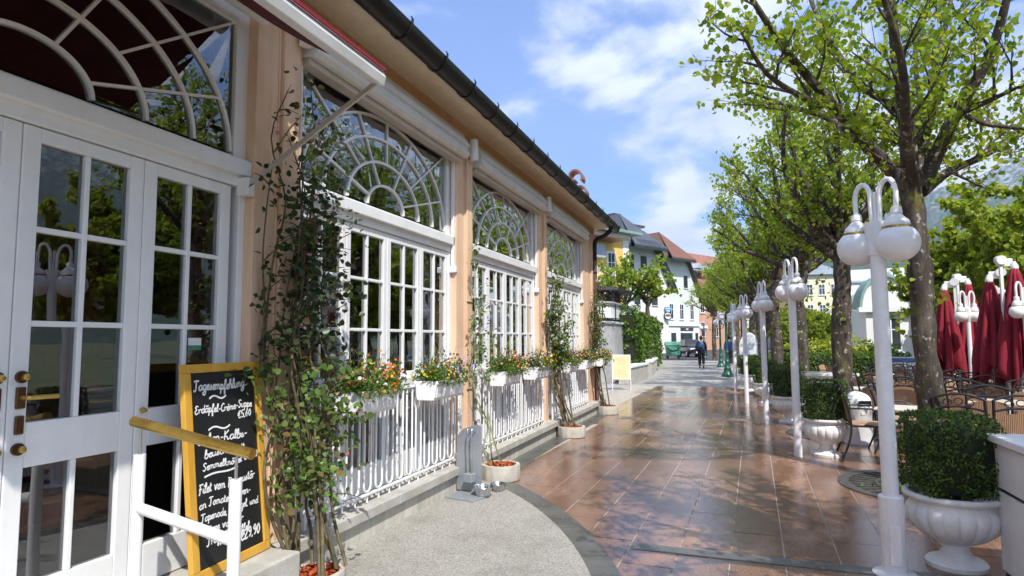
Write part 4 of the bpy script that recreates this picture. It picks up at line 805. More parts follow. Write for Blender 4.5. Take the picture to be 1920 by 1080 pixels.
# café chairs and tables
def make_chair(name, label):
    t = thing(name, label, 'chair', (0, 0, 0), 0, 'black iron and rattan café chairs'); t.scale = (1.04, 1.04, 1.05)
    ir = M['iron']
    def back_y(z): return .20 + .10 * max(0, (z - .42)) ** 1.0 * .55 + .02
    MB().prism([(-.20, -.21), (.20, -.21), (.225, -.10), (.20, .20), (-.20, .20), (-.225, -.10)], .435, .465, 'z').build('seat', M['rattan'], t, bevel=.008)
    MB().tube([(-.21, -.215, .44), (.21, -.215, .44), (.235, -.1, .44), (.21, .21, .44), (-.21, .21, .44), (-.235, -.1, .44), (-.21, -.215, .44)], .011, 6).build('seat_frame', ir, t)
    for s in (-1, 1):
        MB().tube([(s * .20, -.21, .44), (s * .215, -.235, 0)], .012, 8).build('leg', ir, t, smooth=50)
        MB().tube(smoothpts([(s * .22, .34, 0), (s * .21, .24, .25), (s * .205, .21, .46), (s * .21, .25, .70), (s * .215, .32, .93)], 4), .0135, 8).build('leg', ir, t, smooth=50)
        MB().tube(smoothpts([(s * .21, .25, .66), (s * .255, .05, .66), (s * .26, -.12, .655), (s * .235, -.19, .60), (s * .205, -.2, .44)], 4), .0115, 8).build('armrest', ir, t, smooth=50)
    b = MB(); n = 8
    for i in range(n + 1):
        u = i / n; x = -.17 + .34 * u; zt = .77 + .035 * math.sin(math.pi * u); 
        for z, dy in ((.48, .205), (.62, .225), (zt, .262)): b.v += [(x, dy + .012 * math.cos(math.pi * (u - .5)), z), (x, dy - .012 + .012 * math.cos(math.pi * (u - .5)), z)]
    for i in range(n):
        for j in range(2):
            a = i * 6 + j * 2; c = a + 6; b.f += [(a, a + 2, c + 2, c), (a + 1, c + 1, c + 3, a + 3)]; b.m += [0, 0]
        a = i * 6; c = a + 6; b.f += [(a, c, c + 1, a + 1), (a + 4, a + 5, c + 5, c + 4)]; b.m += [0, 0]
    b.f += [(0, 1, 3, 2), (2, 3, 5, 4), (n * 6, n * 6 + 2, n * 6 + 3, n * 6 + 1), (n * 6 + 2, n * 6 + 4, n * 6 + 5, n * 6 + 3)]; b.m += [0] * 4
    b.build('backrest', M['rattan'], t)
    for zt, dz, dy in ((.93, .05, .315), (.82, .035, .285)):
        MB().tube([(-.21 + .42 * u, dy, zt + dz * math.sin(math.pi * u)) for u in np.linspace(0, 1, 11)], .0115, 6).build('top_rail', ir, t, smooth=50)
    MB().tube([(-.205, .222, .485), (.205, .222, .485)], .009, 6).build('lower_rail', ir, t)
    for x in (-.09, 0, .09):
        z = .895 + .012 * (x == 0); MB().tube([(x + .036 * math.cos(a), .30, z + .03 * math.sin(a)) for a in np.linspace(0, 6.28, 12)], .006, 5).build('scroll', ir, t, smooth=50)
    return t
chair = make_chair('cafe_chair', 'x')
FA = math.atan2(-.33, .94)
CH = [  # px, depth, rotation (0 = back away from the promenade), label
 (1616, 8.45, 1.95, 'black iron chair standing alone beside the tree grate, facing right'), (1895, 6.55, 3.30, 'nearest rattan chair behind the white counter, seen from the back'), (1800, 6.75, 3.05, 'rattan chair directly behind the large near box bush'),
 (1845, 7.9, 3.2, 'rattan chair with scrolled back between the near chairs'), (1813, 8.9, 3.0, 'rattan chair tucked behind the second row of near chairs'), (1908, 9.1, 3.35, 'rattan chair below the dark red umbrella at the right edge'),
 (1884, 13.2, .25, 'orange rattan chair facing the promenade under the umbrellas'), (1853, 13.6, .9, 'orange rattan chair turned sideways beside the cream table'), (1771, 12.2, 3.3, 'rattan chair right of the nearest trunk by the cream table'),
 (1706, 9.6, 2.9, 'rattan chair left of the nearest trunk'), (1676, 9.0, 1.9, 'rattan chair right behind the nearest lamp post'), (1630, 12.0, 2.0, 'rattan chair behind the litter bin at a cream table'), (1655, 13.2, .4, 'rattan chair facing out behind the lamp post'),
 (1697, 14.2, 3.0, 'rattan chair far behind the nearest lamp post'), (1720, 15.6, .2, 'rattan chair near the blue board of the terrace'), (1690, 17.2, 2.7, 'small far rattan chair before the pavilion'), (1663, 17.8, .8, 'far rattan chair before the pale hedge'),
 (1573, 17.5, 2.4, 'rattan chair stacked by the hedge left of the second trunk'), (1556, 18.3, 1.2, 'far rattan chair by the hedge'), (1800, 15.8, .1, 'far rattan chair between the red umbrellas'), (1830, 17.2, 2.9, 'far rattan chair behind the red umbrellas'),
 (1765, 17.0, .4, 'far rattan chair beside the umbrella bases'), (1895, 16.5, 1.0, 'far rattan chair at the right edge of the terrace'), (1648, 10.2, 2.9, 'rattan chair hidden partly by the nearest lamp post'), (1770, 9.4, 3.1, 'rattan chair right of the nearest trunk, behind the large bush'), (1878, 11.2, 3.0, 'rattan chair under the third umbrella'), (1832, 10.6, 2.8, 'rattan chair below the broad lit umbrella'), (1718, 12.0, 3.3, 'rattan chair just left of the nearest trunk, farther back'), (1690, 11.2, 3.2, 'rattan chair in the middle row left of the nearest trunk'), (1668, 12.2, .6, 'rattan chair turned to the camera right of the lamp post'), (1740, 14.0, 2.9, 'rattan chair seen beside the nearest trunk in the back row'), (1795, 11.0, .3, 'rattan chair facing the camera at the near cream table'), (1862, 9.9, 2.9, 'rattan chair in the second row before the umbrellas'), (1640, 14.6, 3.0, 'rattan chair in the back row left of the lamp post'), (1840, 12.0, .2, 'rattan chair facing the camera under the second umbrella')]
first = True
for px, Z, rz, lb_ in CH:
    p = spot(px, Z)
    if first: chair.location = p; chair.rotation_euler = (0, 0, rz + FA); chair['label'] = lb_; first = False
    else: copy_thing(chair, p, rz + FA, lb_)
def table(loc, w, d, label, rz=0):
    t = thing('cafe_table', label, 'table', loc, rz, 'café tables')
    MB().box(-w / 2, w / 2, -d / 2, d / 2, .715, .745).build('table_top', M['tabletop'], t, bevel=.008); MB().tube([(0, 0, .03), (0, 0, .715)], .03, 10).build('column', M['iron'], t)
    for a in range(4):
        an = a * math.pi / 2 + .78; MB().tube([(0, 0, .05), (.27 * math.cos(an), .27 * math.sin(an), .02)], .016, 6).build('foot', M['iron'], t)
for px, Z, w, d, lb_ in [(1800, 12.7, .85, .8, 'cream table right of the nearest trunk'), (1822, 14.6, .9, .8, 'cream table behind another under the red umbrellas'), (1618, 11.0, .6, .6, 'cream table behind the litter bin'), (1690, 7.9, .6, .6, 'cream table behind the large box bush'), (1656, 15.2, .8, .7, 'far cream table behind the nearest lamp post'), (1868, 8.6, .7, .7, 'cream table between the near rattan chairs'), (1720, 18.2, .8, .8, 'far cream table before the pavilion')]: table(spot(px, Z), w, d, lb_, FA)
# closed umbrellas on white masts
def umbrella(loc, label, H=2.62, seed=0, side=1, mat='burgundy', R=.26, zb=1.0, grp='closed burgundy umbrellas'):
    r = np.random.default_rng(seed); t = thing('closed_umbrella', label, 'umbrella', loc, r.uniform(-.4, .4), grp); n = 64; prof = []
    ph = r.uniform(0, 6.28); zs = np.linspace(0, 1, 14); m = MB(); ph2 = r.uniform(0, 6.28)
    for f in zs:
        z = H - .12 - (H - .12 - zb) * f; rr = .045 + (R - .045) * (f ** .8) * (1 - .18 * max(0, f - .75) / .25)
        for j in range(n):
            a = 2 * math.pi * j / n; fold = 1 + (.12 + .34 * f) * (2 * abs(math.sin(a * 4.5 + ph + .7 * f)) ** .7 - 1.2) + .10 * f * math.sin(a * 3 + ph2); q = rr * max(fold, .25)
            dz = .20 * f ** 4 * math.sin(a * 4 + ph) + .10 * f ** 4 * math.sin(a * 2 + ph2)
            m.v.append((q * math.cos(a), q * math.sin(a), z + dz))
    k = len(zs); m.f = [(i * n + j, i * n + (j + 1) % n, (i + 1) * n + (j + 1) % n, (i + 1) * n + j) for i in range(k - 1) for j in range(n)]; m.m = [0] * len(m.f)
    o = m.build('canopy', M[mat], t, smooth=80); sm = o.modifiers.new('thick', 'SOLIDIFY'); sm.thickness = .006
    MB().lathe([(.05, H - .14), (.055, H - .10), (.04, H - .07), (.02, H - .02)], 16).build('cap', M['enamel'], t, smooth=40)
    MB().tube([(0, 0, .05), (0, 0, H - .1)], .022, 10).build('pole', M['enamel'], t, smooth=40)
    MB().box(-.25, .25, -.25, .25, 0, .06).build('foot', M['concrete'], t, bevel=.01)
    if side:
        MB().tube([(side * .16, .05, .05), (side * .16, .05, H - .03)], .028, 4).build('mast', M['enamel'], t)
        MB().box(min(0, side * .16), max(0, side * .16), .03, .07, H - .09, H + .03).build('hinge', M['enamel'], t, bevel=.01); MB().tube([(side * .16, .0, H + .01), (side * .16, .10, H + .01)], .07, 16).build('hinge_disc', M['enamel'], t, smooth=40)
for px, Z, H, sd_, R, zb, lb_ in [(1776, 11.6, 2.62, 1, .25, 1.05, 'leftmost closed burgundy umbrella right of the nearest trunk'), (1822, 11.9, 2.75, -1, .25, 1.02, 'second closed burgundy umbrella behind the small white lamp'), (1862, 9.9, 2.62, 1, .27, .98, 'third closed burgundy umbrella with broad lit folds'), (1912, 9.5, 2.78, -1, .28, 1.0, 'closed burgundy umbrella at the right edge of the picture'), (1890, 12.2, 2.55, -1, .33, 1.0, 'shaded closed burgundy umbrella behind the two right ones')]: umbrella(spot(px, Z), lb_, H, int(px), sd_, 'burgundy', R, zb)
umbrella(spot(1576, 25), 'closed yellow umbrella beyond the hedge', 2.75, 3, 0, 'yellowcloth', .28, 1.0, 'closed yellow umbrella')
# white counter at the right edge
ct = thing('counter', 'white cabinet counter at the lower right edge', 'counter', (0, 0, 0))
for z0, z1 in ((.06, .575), (.60, .885)): MB().box(1.645, 2.4, 4.15, 5.19, z0, z1).build('panel', M['white'], ct, bevel=.006)
MB().box(1.66, 2.4, 4.16, 5.18, 0, .9).build('carcass', M['iron'], ct); MB().box(1.61, 2.45, 4.1, 5.22, .90, .95).build('counter_top', M['white'], ct, bevel=.008)
cr_ = thing('brass_rack', 'small brass rack standing on the white counter', 'rack', (1.86, 5.0, .95)); MB().box(-.08, .12, -.03, .03, .05, .07).build('top', M['brass'], cr_); MB().box(0, .03, -.02, .02, 0, .05).build('foot', M['brass'], cr_)
# menu stand by the far corner
ms = thing('menu_stand', 'pale yellow menu board on white legs at the building corner', 'menu stand', (-3.45, 20.4, -.01), rad(12))
MB().box(-.30, .30, -.015, .015, .34, 1.13).build('board', M['white'], ms, bevel=.004)
m_ = noisy('cream_menu', (.72, .62, .34), (.80, .71, .44), 4, .7); MB().box(-.265, .265, -.019, -.0155, .375, 1.095).build('menu_sheet', m_, ms)
fm = noisy('menu_ink', (.50, .42, .24), (.58, .50, .30), 20, .8)
for (xa, xb, za, zb) in [(-.2, .2, 1.02, 1.025), (-.2, .2, .43, .435), (-.2, -.195, .43, 1.025), (.195, .2, .43, 1.025)] + [(-.15 + .03 * (k % 3), .15 - .02 * (k % 2), .50 + k * .055, .508 + k * .055) for k in range(9)]: MB().box(xa, xb, -.0205, -.019, za, zb).build('printed_line', fm, ms)
for x in (-.29, .29):
    MB().box(x - .012, x + .012, -.012, .012, 0, .36).build('leg', M['enamel'], ms); MB().tube([(x, .02, 1.1), (x, .34, .0)], .011, 6).build('rear_leg', M['iron'], ms)
# oval board and dark notice on the promenade
ov = thing('oval_sign', 'large oval white board standing among the far lamps', 'sign', (.52, 24.6, 0), rad(-14))
MB().lathe([(.001, -.02), (.98, -.02), (1.0, 0), (.98, .02), (.001, .02)], 40).build('board', M['white'], ov, smooth=40)
b = ov.children[0]; b.rotation_euler = (rad(90), 0, 0); b.scale = (.36, .62, 1.0); b.location = (0, 0, 1.22)
MB().box(-.30, .30, -.025, -.021, 1.38, 1.40).build('stripe', noisy('cyan_line', (.2, .5, .55), (.25, .55, .6), 3, .6), ov)
for s in (-1, 1): MB().tube([(s * .2, .0, 0), (s * .14, 0, .75)], .02, 8).build('leg', M['iron'], ov)
nb_ = thing('notice_box', 'dark notice box fixed in front of a far trunk', 'notice', spot(1437, 19.2, z=1.85), FA); MB().box(-.14, .14, -.03, .03, 0, .70).build('case', M['iron'], nb_, bevel=.01); MB().box(-.12, .12, -.034, -.031, .03, .67).build('panel', noisy('dark_panel', (.03, .02, .018), (.05, .035, .03), 4, .4), nb_); MB().tube([(0, .04, -1.85), (0, .04, .2)], .02, 8).build('post', M['iron'], nb_)
# low white planter wall
pw = thing('planter_wall', 'low white planter wall with coping behind the box bushes', 'wall', spot(1548, 13.6), FA + .05); MB().box(-.62, .55, -.16, .16, 0, .80).build('wall_body', M['whitestone'], pw); MB().box(-.66, .59, -.2, .2, .80, .86).build('coping', M['whitestone'], pw, bevel=.008); MB().box(-.6, .5, -.12, .12, .855, .885).build('gravel_fill', M['ring'], pw)
bb = thing('blue_board', 'blue and white board at the far side of the terrace', 'sign', spot(1698, 17.6), FA); MB().box(-.42, .42, -.02, .02, .82, 1.08).build('board', M['white'], bb); MB().box(-.4, .4, -.024, -.0205, .93, 1.05).build('blue_field', noisy('blue_print', (.05, .17, .42), (.08, .22, .5), 3, .5), bb)
for s in (-1, 1): MB().tube([(s * .36, 0, 0), (s * .36, 0, .84)], .02, 6).build('leg', M['enamel'], bb)

# ------------------------------------------------------------------ trees
TREE1 = {'L1': [(-.18, -.36, 3.22), (-.34, -.43, 3.4), (-.64, -.77, 3.64), (-.97, -1.12, 3.95), (-1.41, -1.63, 4.34), (-1.75, -2.1, 4.73)], 'L2': [(-.15, -.37, 3.3), (-.16, -.21, 4.07), (-.48, -.04, 4.47), (-.7, .16, 5.0), (-.87, .46, 5.69), (-1.02, .56, 6.37)],
 'L3': [(-.14, -.35, 3.33), (-.2, -.54, 4.03), (-.29, -.72, 4.49), (-.35, -.89, 5.05), (-.35, -.95, 5.7)], 'L4': [(-.05, -.31, 3.2), (.09, -.28, 3.47), (.26, -.47, 3.91), (.51, -.64, 4.37), (.62, -.85, 4.83), (.66, -.98, 5.23)],
 'L5': [(-.03, -.3, 3.15), (.32, .02, 3.43), (.83, .49, 3.7), (1.41, .98, 4.1), (1.91, 1.34, 4.43)], 'L6': [(.26, -.47, 3.91), (.5, -.61, 3.97), (.7, -.96, 3.99)], 'L7': [(-.1, -.34, 3.3), (.21, .12, 4.21), (.47, .56, 5.06), (.79, 1.01, 6.05)],
 'L8': [(-.47, -.52, 3.5), (-.87, -.35, 4.03), (-1.28, -.2, 4.3), (-1.74, -.07, 4.6)], 'L9': [(-.1, -.33, 3.22), (-.33, -1.07, 3.54), (-.51, -1.82, 4.0), (-.8, -2.4, 4.61)], 'L10': [(-.12, -.34, 3.27), (.23, .46, 4.01), (.39, 1.29, 4.97), (.55, 1.9, 5.88)],
 'L11': [(-.97, -1.12, 3.95), (-1.2, -1.41, 3.91), (-1.61, -1.99, 4.0), (-1.83, -2.3, 4.29)], 'L12': [(.32, -.40, 3.95), (.6, -.23, 3.85), (.98, -.2, 3.76)]}
R1 = dict(L1=.085, L2=.06, L3=.085, L4=.085, L5=.05, L6=.035, L7=.06, L8=.04, L9=.06, L10=.06, L11=.035, L12=.03)
def auto_limbs(r, hfork, n, L, el=(35, 72), bend=.25):
    out = []
    for i in range(n):
        az = 2 * math.pi * i / n + r.uniform(-.3, .3); e = rad(r.uniform(*el)); ln = L * r.uniform(.75, 1.1); p = Vector((0, 0, hfork + r.uniform(-.35, .25))); pts = [p.copy()]
        d = Vector((math.cos(az) * math.cos(e), math.sin(az) * math.cos(e), math.sin(e)))
        for k in range(5):
            p = p + d * ln / 5; pts.append(p.copy()); d = (d + Vector((r.normal(0, .14), r.normal(0, .14), bend * r.uniform(.2, 1)))).normalized()
        out.append((pts, r.uniform(.045, .075)))
    return out
def make_tree(seed, trunk, limbs, r0, leafmat_, nleaf=4, lsize=(.055, .095), sub=.24, sublen=(.5, 1.15), droop=.55, trunkname='trunk', low=True):
    r = np.random.default_rng(seed); tr = MB(); q = smoothpts(trunk, 6); hmax = q[-1].z
    rr = [r0 * (1.25 if v.z < .1 else 1.0) * (1 - .22 * v.z / hmax) * (1 + .05 * math.sin(v.z * 5 + seed)) for v in q]; tr.tube(q, rr, 18)
    for i, v in enumerate(tr.v):                                    # knobbly bark
        k = mnoise.noise(Vector(v) * 5.0) * .035 + mnoise.noise(Vector(v) * 14) * .012; c = min(q, key=lambda a: abs(a.z - v[2])); d = Vector((v[0] - c.x, v[1] - c.y, 0)); 
        if d.length > .01: d.normalize(); tr.v[i] = (v[0] + d.x * k, v[1] + d.y * k, v[2])
    lm = MB(); tw = MB(); nodes = []
    for pts, rb in limbs:
        c = smoothpts(pts, 5); n = len(c); tot = sum((c[i + 1] - c[i]).length for i in range(n - 1)); lm.tube(c, [rb * (1 - .80 * (i / (n - 1))) + .006 for i in range(n)], 9)
        acc = 0; nxt = .3; side = 1
        for i in range(1, n):
            acc += (c[i] - c[i - 1]).length
            if acc > nxt:
                nxt = acc + sub * r.uniform(.6, 1.3); t = (c[i] - c[i - 1]).normalized(); a = t.cross(Vector((r.normal(), r.normal(), r.normal()))).normalized(); side = -side
                d = (t * r.uniform(.3, .8) + a * r.uniform(.6, 1) + Vector((0, 0, r.uniform(.1, .6)))).normalized(); ln = r.uniform(*sublen) * (1 - .35 * acc / tot); p = c[i].copy(); sp = [p.copy()]
                for k in range(4): p = p + d * ln / 4; sp.append(p.copy()); d = (d + Vector((r.normal(0, .16), r.normal(0, .16), r.normal(.08, .14)))).normalized()
                rs = max(.020 * (1 - .5 * acc / tot), .008); lm.tube(sp, [rs * (1 - .75 * k / 4) + .002 for k in range(5)], 5, False)
                for k in range(1, 5):
                    for _ in range(2):
                        d2 = (d + Vector((r.normal(0, .8), r.normal(0, .8), r.normal(.2, .5)))).normalized(); l2 = r.uniform(.14, .40); e = sp[k] + d2 * l2; tw.tube([sp[k], sp[k] + d2 * l2 * .5 + Vector((0, 0, .015)), e], [.0045, .0035, .002], 3, False)
                        nodes += [(sp[k] + d2 * l2 * u) for u in (.45, .75, 1.0)]
        nodes += [c[-1]] * 3
    if low:                                                          # tufts on the trunk
        for _ in range(10):
            z = r.uniform(1.6, hmax); c = min(q, key=lambda a: abs(a.z - z)); az = r.uniform(0, 6.28); nodes += [c + Vector((math.cos(az) * (r0 + .08), math.sin(az) * (r0 + .08), 0))] * 2
    nd = np.array([tuple(v) for v in nodes]); n = len(nd) * nleaf; base = np.repeat(nd, nleaf, 0); P = base + r.normal(0, .045, (n, 3)) + [(0, 0, -.02)]
    D = rnd_unit(n, r) * .8; D[:, 2] -= droop; Nn = rnd_unit(n, r) * .9; Nn[:, 2] += .7; sz = r.uniform(*lsize, n)
    return tr.mesh('trunk', M['bark'], 70), lm.mesh('limbs', M['bark'], 70), tw.mesh('twigs', M['twig']), leaf_cloud('crown', P, D, Nn, sz, LEAF, M[leafmat_])
def place_tree(meshes, loc, label, rz=0, s=1.0, name='lime_tree', grp='lime trees along the promenade'):
    t = thing(name, label, 'tree', loc, rz, grp)
    for nm, me in zip(('trunk', 'limbs', 'twigs', 'crown'), meshes):
        o = link(nm, me, t)
        if nm in ('twigs', 'crown'): stuff(o)
    t.scale = (s, s, s) if not isinstance(s, tuple) else s; return t
trunk1 = [(-.01, -.01, -.05), (-.02, -.09, .88), (-.05, -.16, 1.57), (-.09, -.26, 2.48), (-.13, -.31, 2.93), (-.14, -.35, 3.36)]
t1 = make_tree(21, trunk1, [(TREE1[k], R1[k]) for k in TREE1], .130, 'lime', nleaf=3, lsize=(.042, .078), sub=.23, sublen=(.4, .95))
place_tree(t1, (1.98, 8.0, 0), 'nearest lime tree with thick dark trunk behind the large lamp')
prot = []
for sd_ in (31, 32, 33):
    r = np.random.default_rng(sd_); tk = [(0, 0, -.05), (r.normal(0, .03), r.normal(0, .03), 1.2), (r.normal(0, .05), r.normal(0, .05), 2.3), (r.normal(0, .06), r.normal(0, .06), 3.0)]
    prot.append(make_tree(sd_, tk, auto_limbs(r, 2.95, 9, 2.6, (40, 76)) + auto_limbs(r, 3.0, 4, 2.2, (22, 42), .2), .15, 'lime', nleaf=3, lsize=(.046, .082), sub=.29, sublen=(.45, 1.0)))
ROW = [(1.72, 11.9), (1.5, 16.1), (1.2, 20.2), (.95, 24.5), (.75, 28.8), (.45, 33.2), (.15, 38.0), (-.2, 43.0), (-1.4, 50.5)]
RL = ['second lime tree with pale lower trunk beside the litter bin', 'third lime tree along the promenade', 'fourth lime tree with the dark notice before its trunk', 'fifth lime tree along the promenade', 'sixth lime tree along the promenade', 'seventh lime tree along the promenade', 'eighth lime tree beside the green lamps', 'ninth lime tree near the walking person', 'farthest lime tree of the promenade before the white house']
for k, (x, y) in enumerate(ROW): place_tree(prot[k % 3], (x, y, 0), RL[k], k * 1.3 + .4, 1.10 + .04 * ((k * 7) % 3))
place_tree(prot[1], (2.45, 3.0, 0), 'lime tree whose crown is mirrored in the glass of the white door', 2.2, 1.02)
place_tree(prot[2], (2.7, -1.2, 0), 'lime tree behind the viewer mirrored in the door fanlight', .6, 1.05)
# dense park trees behind the terrace
dn = []
for sd_ in (41, 42):
    r = np.random.default_rng(sd_); tk = [(0, 0, -.05), (.02, 0, 1.0), (0, .03, 2.0), (0, 0, 2.6)]
    dn.append(make_tree(sd_, tk, auto_limbs(r, 2.3, 10, 2.5, (20, 85), .15) + auto_limbs(r, 2.5, 6, 1.9, (0, 30), .1), .12, 'lime2', nleaf=7, lsize=(.085, .15), sub=.20, low=False))
BACK = [(7.5, 5.0), (10.5, 8.5), (9.0, 12.5), (14.5, 11.0), (13.0, 4.0), (18.0, 8.0), (16, 16)]
PK = [(1800, 24), (1850, 20), (1905, 19), (1950, 18), (1790, 30), (1860, 28), (1920, 26), (1500, 36), (1535, 34), (1560, 38), (1590, 36), (1655, 46), (1480, 42), (1985, 21), (1990, 15), (1450, 48)]
for k, (px, Z) in enumerate(PK): place_tree(dn[k % 2], spot(px, Z), 'dense yellow-green park tree ' + ['left of the red umbrellas', 'above the leftmost red umbrella', 'above the middle red umbrellas', 'above the rightmost red umbrella', 'farther back left of the umbrellas', 'farther back above the umbrellas', 'farther back at the right edge', 'left of the yellow building', 'below the yellow building', 'before the yellow building', 'beside the pavilion arch', 'behind the pavilion', 'far left of the yellow building', 'beyond the right edge', 'right of the terrace', 'behind the far lamps'][k], k * 1.7, [.95, 1.0, 1.08, 1.15, 1.1, 1.1, 1.2, .62, .60, .66, .62, .8, .7, 1.2, 1.1, .8][k], 'park_tree', 'trees of the park')
BKL = ['nearest', 'second', 'third', 'fourth', 'fifth', 'sixth', 'seventh']
for k, (x, y) in enumerate(BACK): place_tree(dn[k % 2], (x, y, 0), BKL[k] + ' park tree right of the picture, mirrored in the café windows', k * 2.1, 1.1, 'park_tree', 'trees of the park')
# pollards in front of the houses
pm = []
for sd_ in (51, 52):
    r = np.random.default_rng(sd_); tk = [(0, 0, -.05), (.03, 0, 1.3), (-.02, .03, 2.7), (0, 0, 3.3)]; pm.append(make_tree(sd_, tk, auto_limbs(r, 3.2, 9, 1.7, (10, 80), .3), .11, 'lime', nleaf=1, lsize=(.10, .17), sub=.26, sublen=(.3, .6), low=False))
place_tree(pm[0], (-4.95, 31, 0), 'left pollarded tree before the yellow house', 0, 1.14, 'pollard_tree', 'pollarded trees'); place_tree(pm[1], (-3.95, 31.6, 0), 'right pollarded tree before the white house', 1, 1.12, 'pollard_tree', 'pollarded trees')
# hedges
def hedge(name, label, a, b, w, h, n, mat, size, seed, cat='hedge', lump=.10):
    a = Vector(a); b = Vector(b); L = (b - a).length; t = thing(name, label, cat, (*((a + b) / 2), 0), math.atan2(b.y - a.y, b.x - a.x), 'hedges')
    r = np.random.default_rng(seed); f = r.choice(4, n, p=[.38, .38, .18, .06]); u = r.uniform(-1, 1, (n, 3)); P = u.copy(); Nn = np.zeros((n, 3))
    for i, (ax, sg) in enumerate(((1, -1), (1, 1), (2, 1), (0, 1))):
        k = f == i; P[k, ax] = sg * (1 if ax else np.sign(u[k, 0])); Nn[k, ax] = sg
    q = P * [L / 2, w / 2, h / 2] + [0, 0, h / 2]; nz = np.array([mnoise.noise(Vector(p) * .9 + Vector((seed, 0, 0))) + .5 * mnoise.noise(Vector(p) * 2.6) for p in q]); q += Nn * (nz * lump * 2 + r.normal(0, .03, n))[:, None]; q[:, 2] = np.maximum(q[:, 2], .02)
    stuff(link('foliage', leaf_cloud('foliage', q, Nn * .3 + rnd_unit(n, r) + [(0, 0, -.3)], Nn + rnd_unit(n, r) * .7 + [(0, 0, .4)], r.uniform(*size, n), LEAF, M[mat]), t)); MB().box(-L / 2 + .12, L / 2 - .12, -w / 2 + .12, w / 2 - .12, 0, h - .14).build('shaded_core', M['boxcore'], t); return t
hedge('ivy_hedge', 'tall ivy hedge on the low wall left of the path', (-4.45, 25.6), (-5.65, 44.5), 1.5, 2.75, 16000, 'ivy', (.09, .17), 61, lump=.22)
p = spot(1470, 19.5); q = spot(1690, 20.5); hedge('clipped_hedge', 'long clipped hedge behind the terrace chairs', (p.x, p.y), (q.x, q.y), .7, 1.12, 9000, 'ivy', (.04, .075), 62, lump=.04)
p = spot(1480, 21.5); q = spot(1660, 22.5); hedge('yellow_shrub', 'bright yellow-green shrubs above the clipped hedge', (p.x, p.y), (q.x, q.y), 1.2, 1.38, 5000, 'hedgeyellow', (.06, .11), 63, 'shrub', lump=.3)
hedge('low_hedge', 'low green hedge beside the far lamps', (1.0, 23.5), (1.6, 30), 1.0, .95, 4000, 'ivy', (.06, .1), 64, lump=.12)

# ------------------------------------------------------------------ left side beyond the café
gw = thing('curved_wall', 'rounded grey wall with white parapet and iron railing beyond the café', 'wall', (0, 0, 0))
def rounded(x0, x1, y0, y1, r, n=7):
    return [(x0, y0)] + [(x1 - r + r * math.sin(a), y0 + r - r * math.cos(a)) for a in np.linspace(0, math.pi / 2, n)] + [(x1, y1), (x0, y1)]
M['greystone'] = noisy('grey_stone_panel', (.30, .30, .31), (.42, .42, .42), 5, .7, .4, 40)
MB().prism(rounded(-9, -4.25, 23.2, 29, .9), 0, 2.22, 'z').build('wall_body', M['greystone'], gw); MB().prism(rounded(-9, -4.19, 23.1, 29.1, .95), 2.22, 2.30, 'z').build('coping', M['white'], gw)
MB().prism(rounded(-9, -4.38, 23.4, 29, .85), 2.42, 3.0, 'z').build('parapet', M['white'], gw); MB().prism(rounded(-9, -4.29, 23.3, 29.1, .9), 3.0, 3.06, 'z').build('parapet_cap', M['greystone'], gw)
for z in (2.40, 2.86): MB().tube([(-6.6, 23.0, z), (-5.1, 23.0, z), (-4.5, 23.15, z), (-4.16, 23.6, z), (-4.13, 25, z)], .02, 6).build('rail', M['iron'], gw)
for x, y in ((-6.0, 23.0), (-5.5, 23.0), (-5.0, 23.0), (-4.56, 23.12), (-4.16, 23.6)): MB().box(x - .02, x + .02, y - .02, y + .02, 2.3, 2.92).build('rail_post', M['iron'], gw)
pv = thing('terrace_canopy', 'dark flat canopy above the rounded wall', 'canopy', (0, 0, 0)); MB().prism([(-8.5, 3.72), (-4.2, 3.52), (-4.1, 3.62), (-8.5, 3.98)], 24.2, 27.5, 'y').build('roof', M['rooftile'], pv)
for x in (-4.4, -5.4): MB().box(x - .05, x + .05, 24.4, 24.5, 3.06, 3.6).build('post', M['iron'], pv)
MB().box(-8, -4.6, 24.8, 27.4, 3.06, 3.55).build('window_band', M['darkroom'], pv)
for k, (a, b, lb_) in enumerate([((-3.62, 22.9), (-3.45, 26.4), 'low white-capped planter wall before the ivy hedge'), ((-3.55, 28.5), (-3.95, 34), 'second low planter wall below the ivy hedge')]):
    a = Vector(a); b = Vector(b); t = thing('low_wall', lb_, 'wall', (*((a + b) / 2), 0), math.atan2(b.y - a.y, b.x - a.x), 'low planter walls'); L = (b - a).length; MB().box(-L / 2, L / 2, -.1, .35, 0, .58).build('wall_body', M['concrete'], t); MB().box(-L / 2 - .03, L / 2 + .03, -.14, .39, .58, .66).build('coping', M['whitestone'], t, bevel=.01)

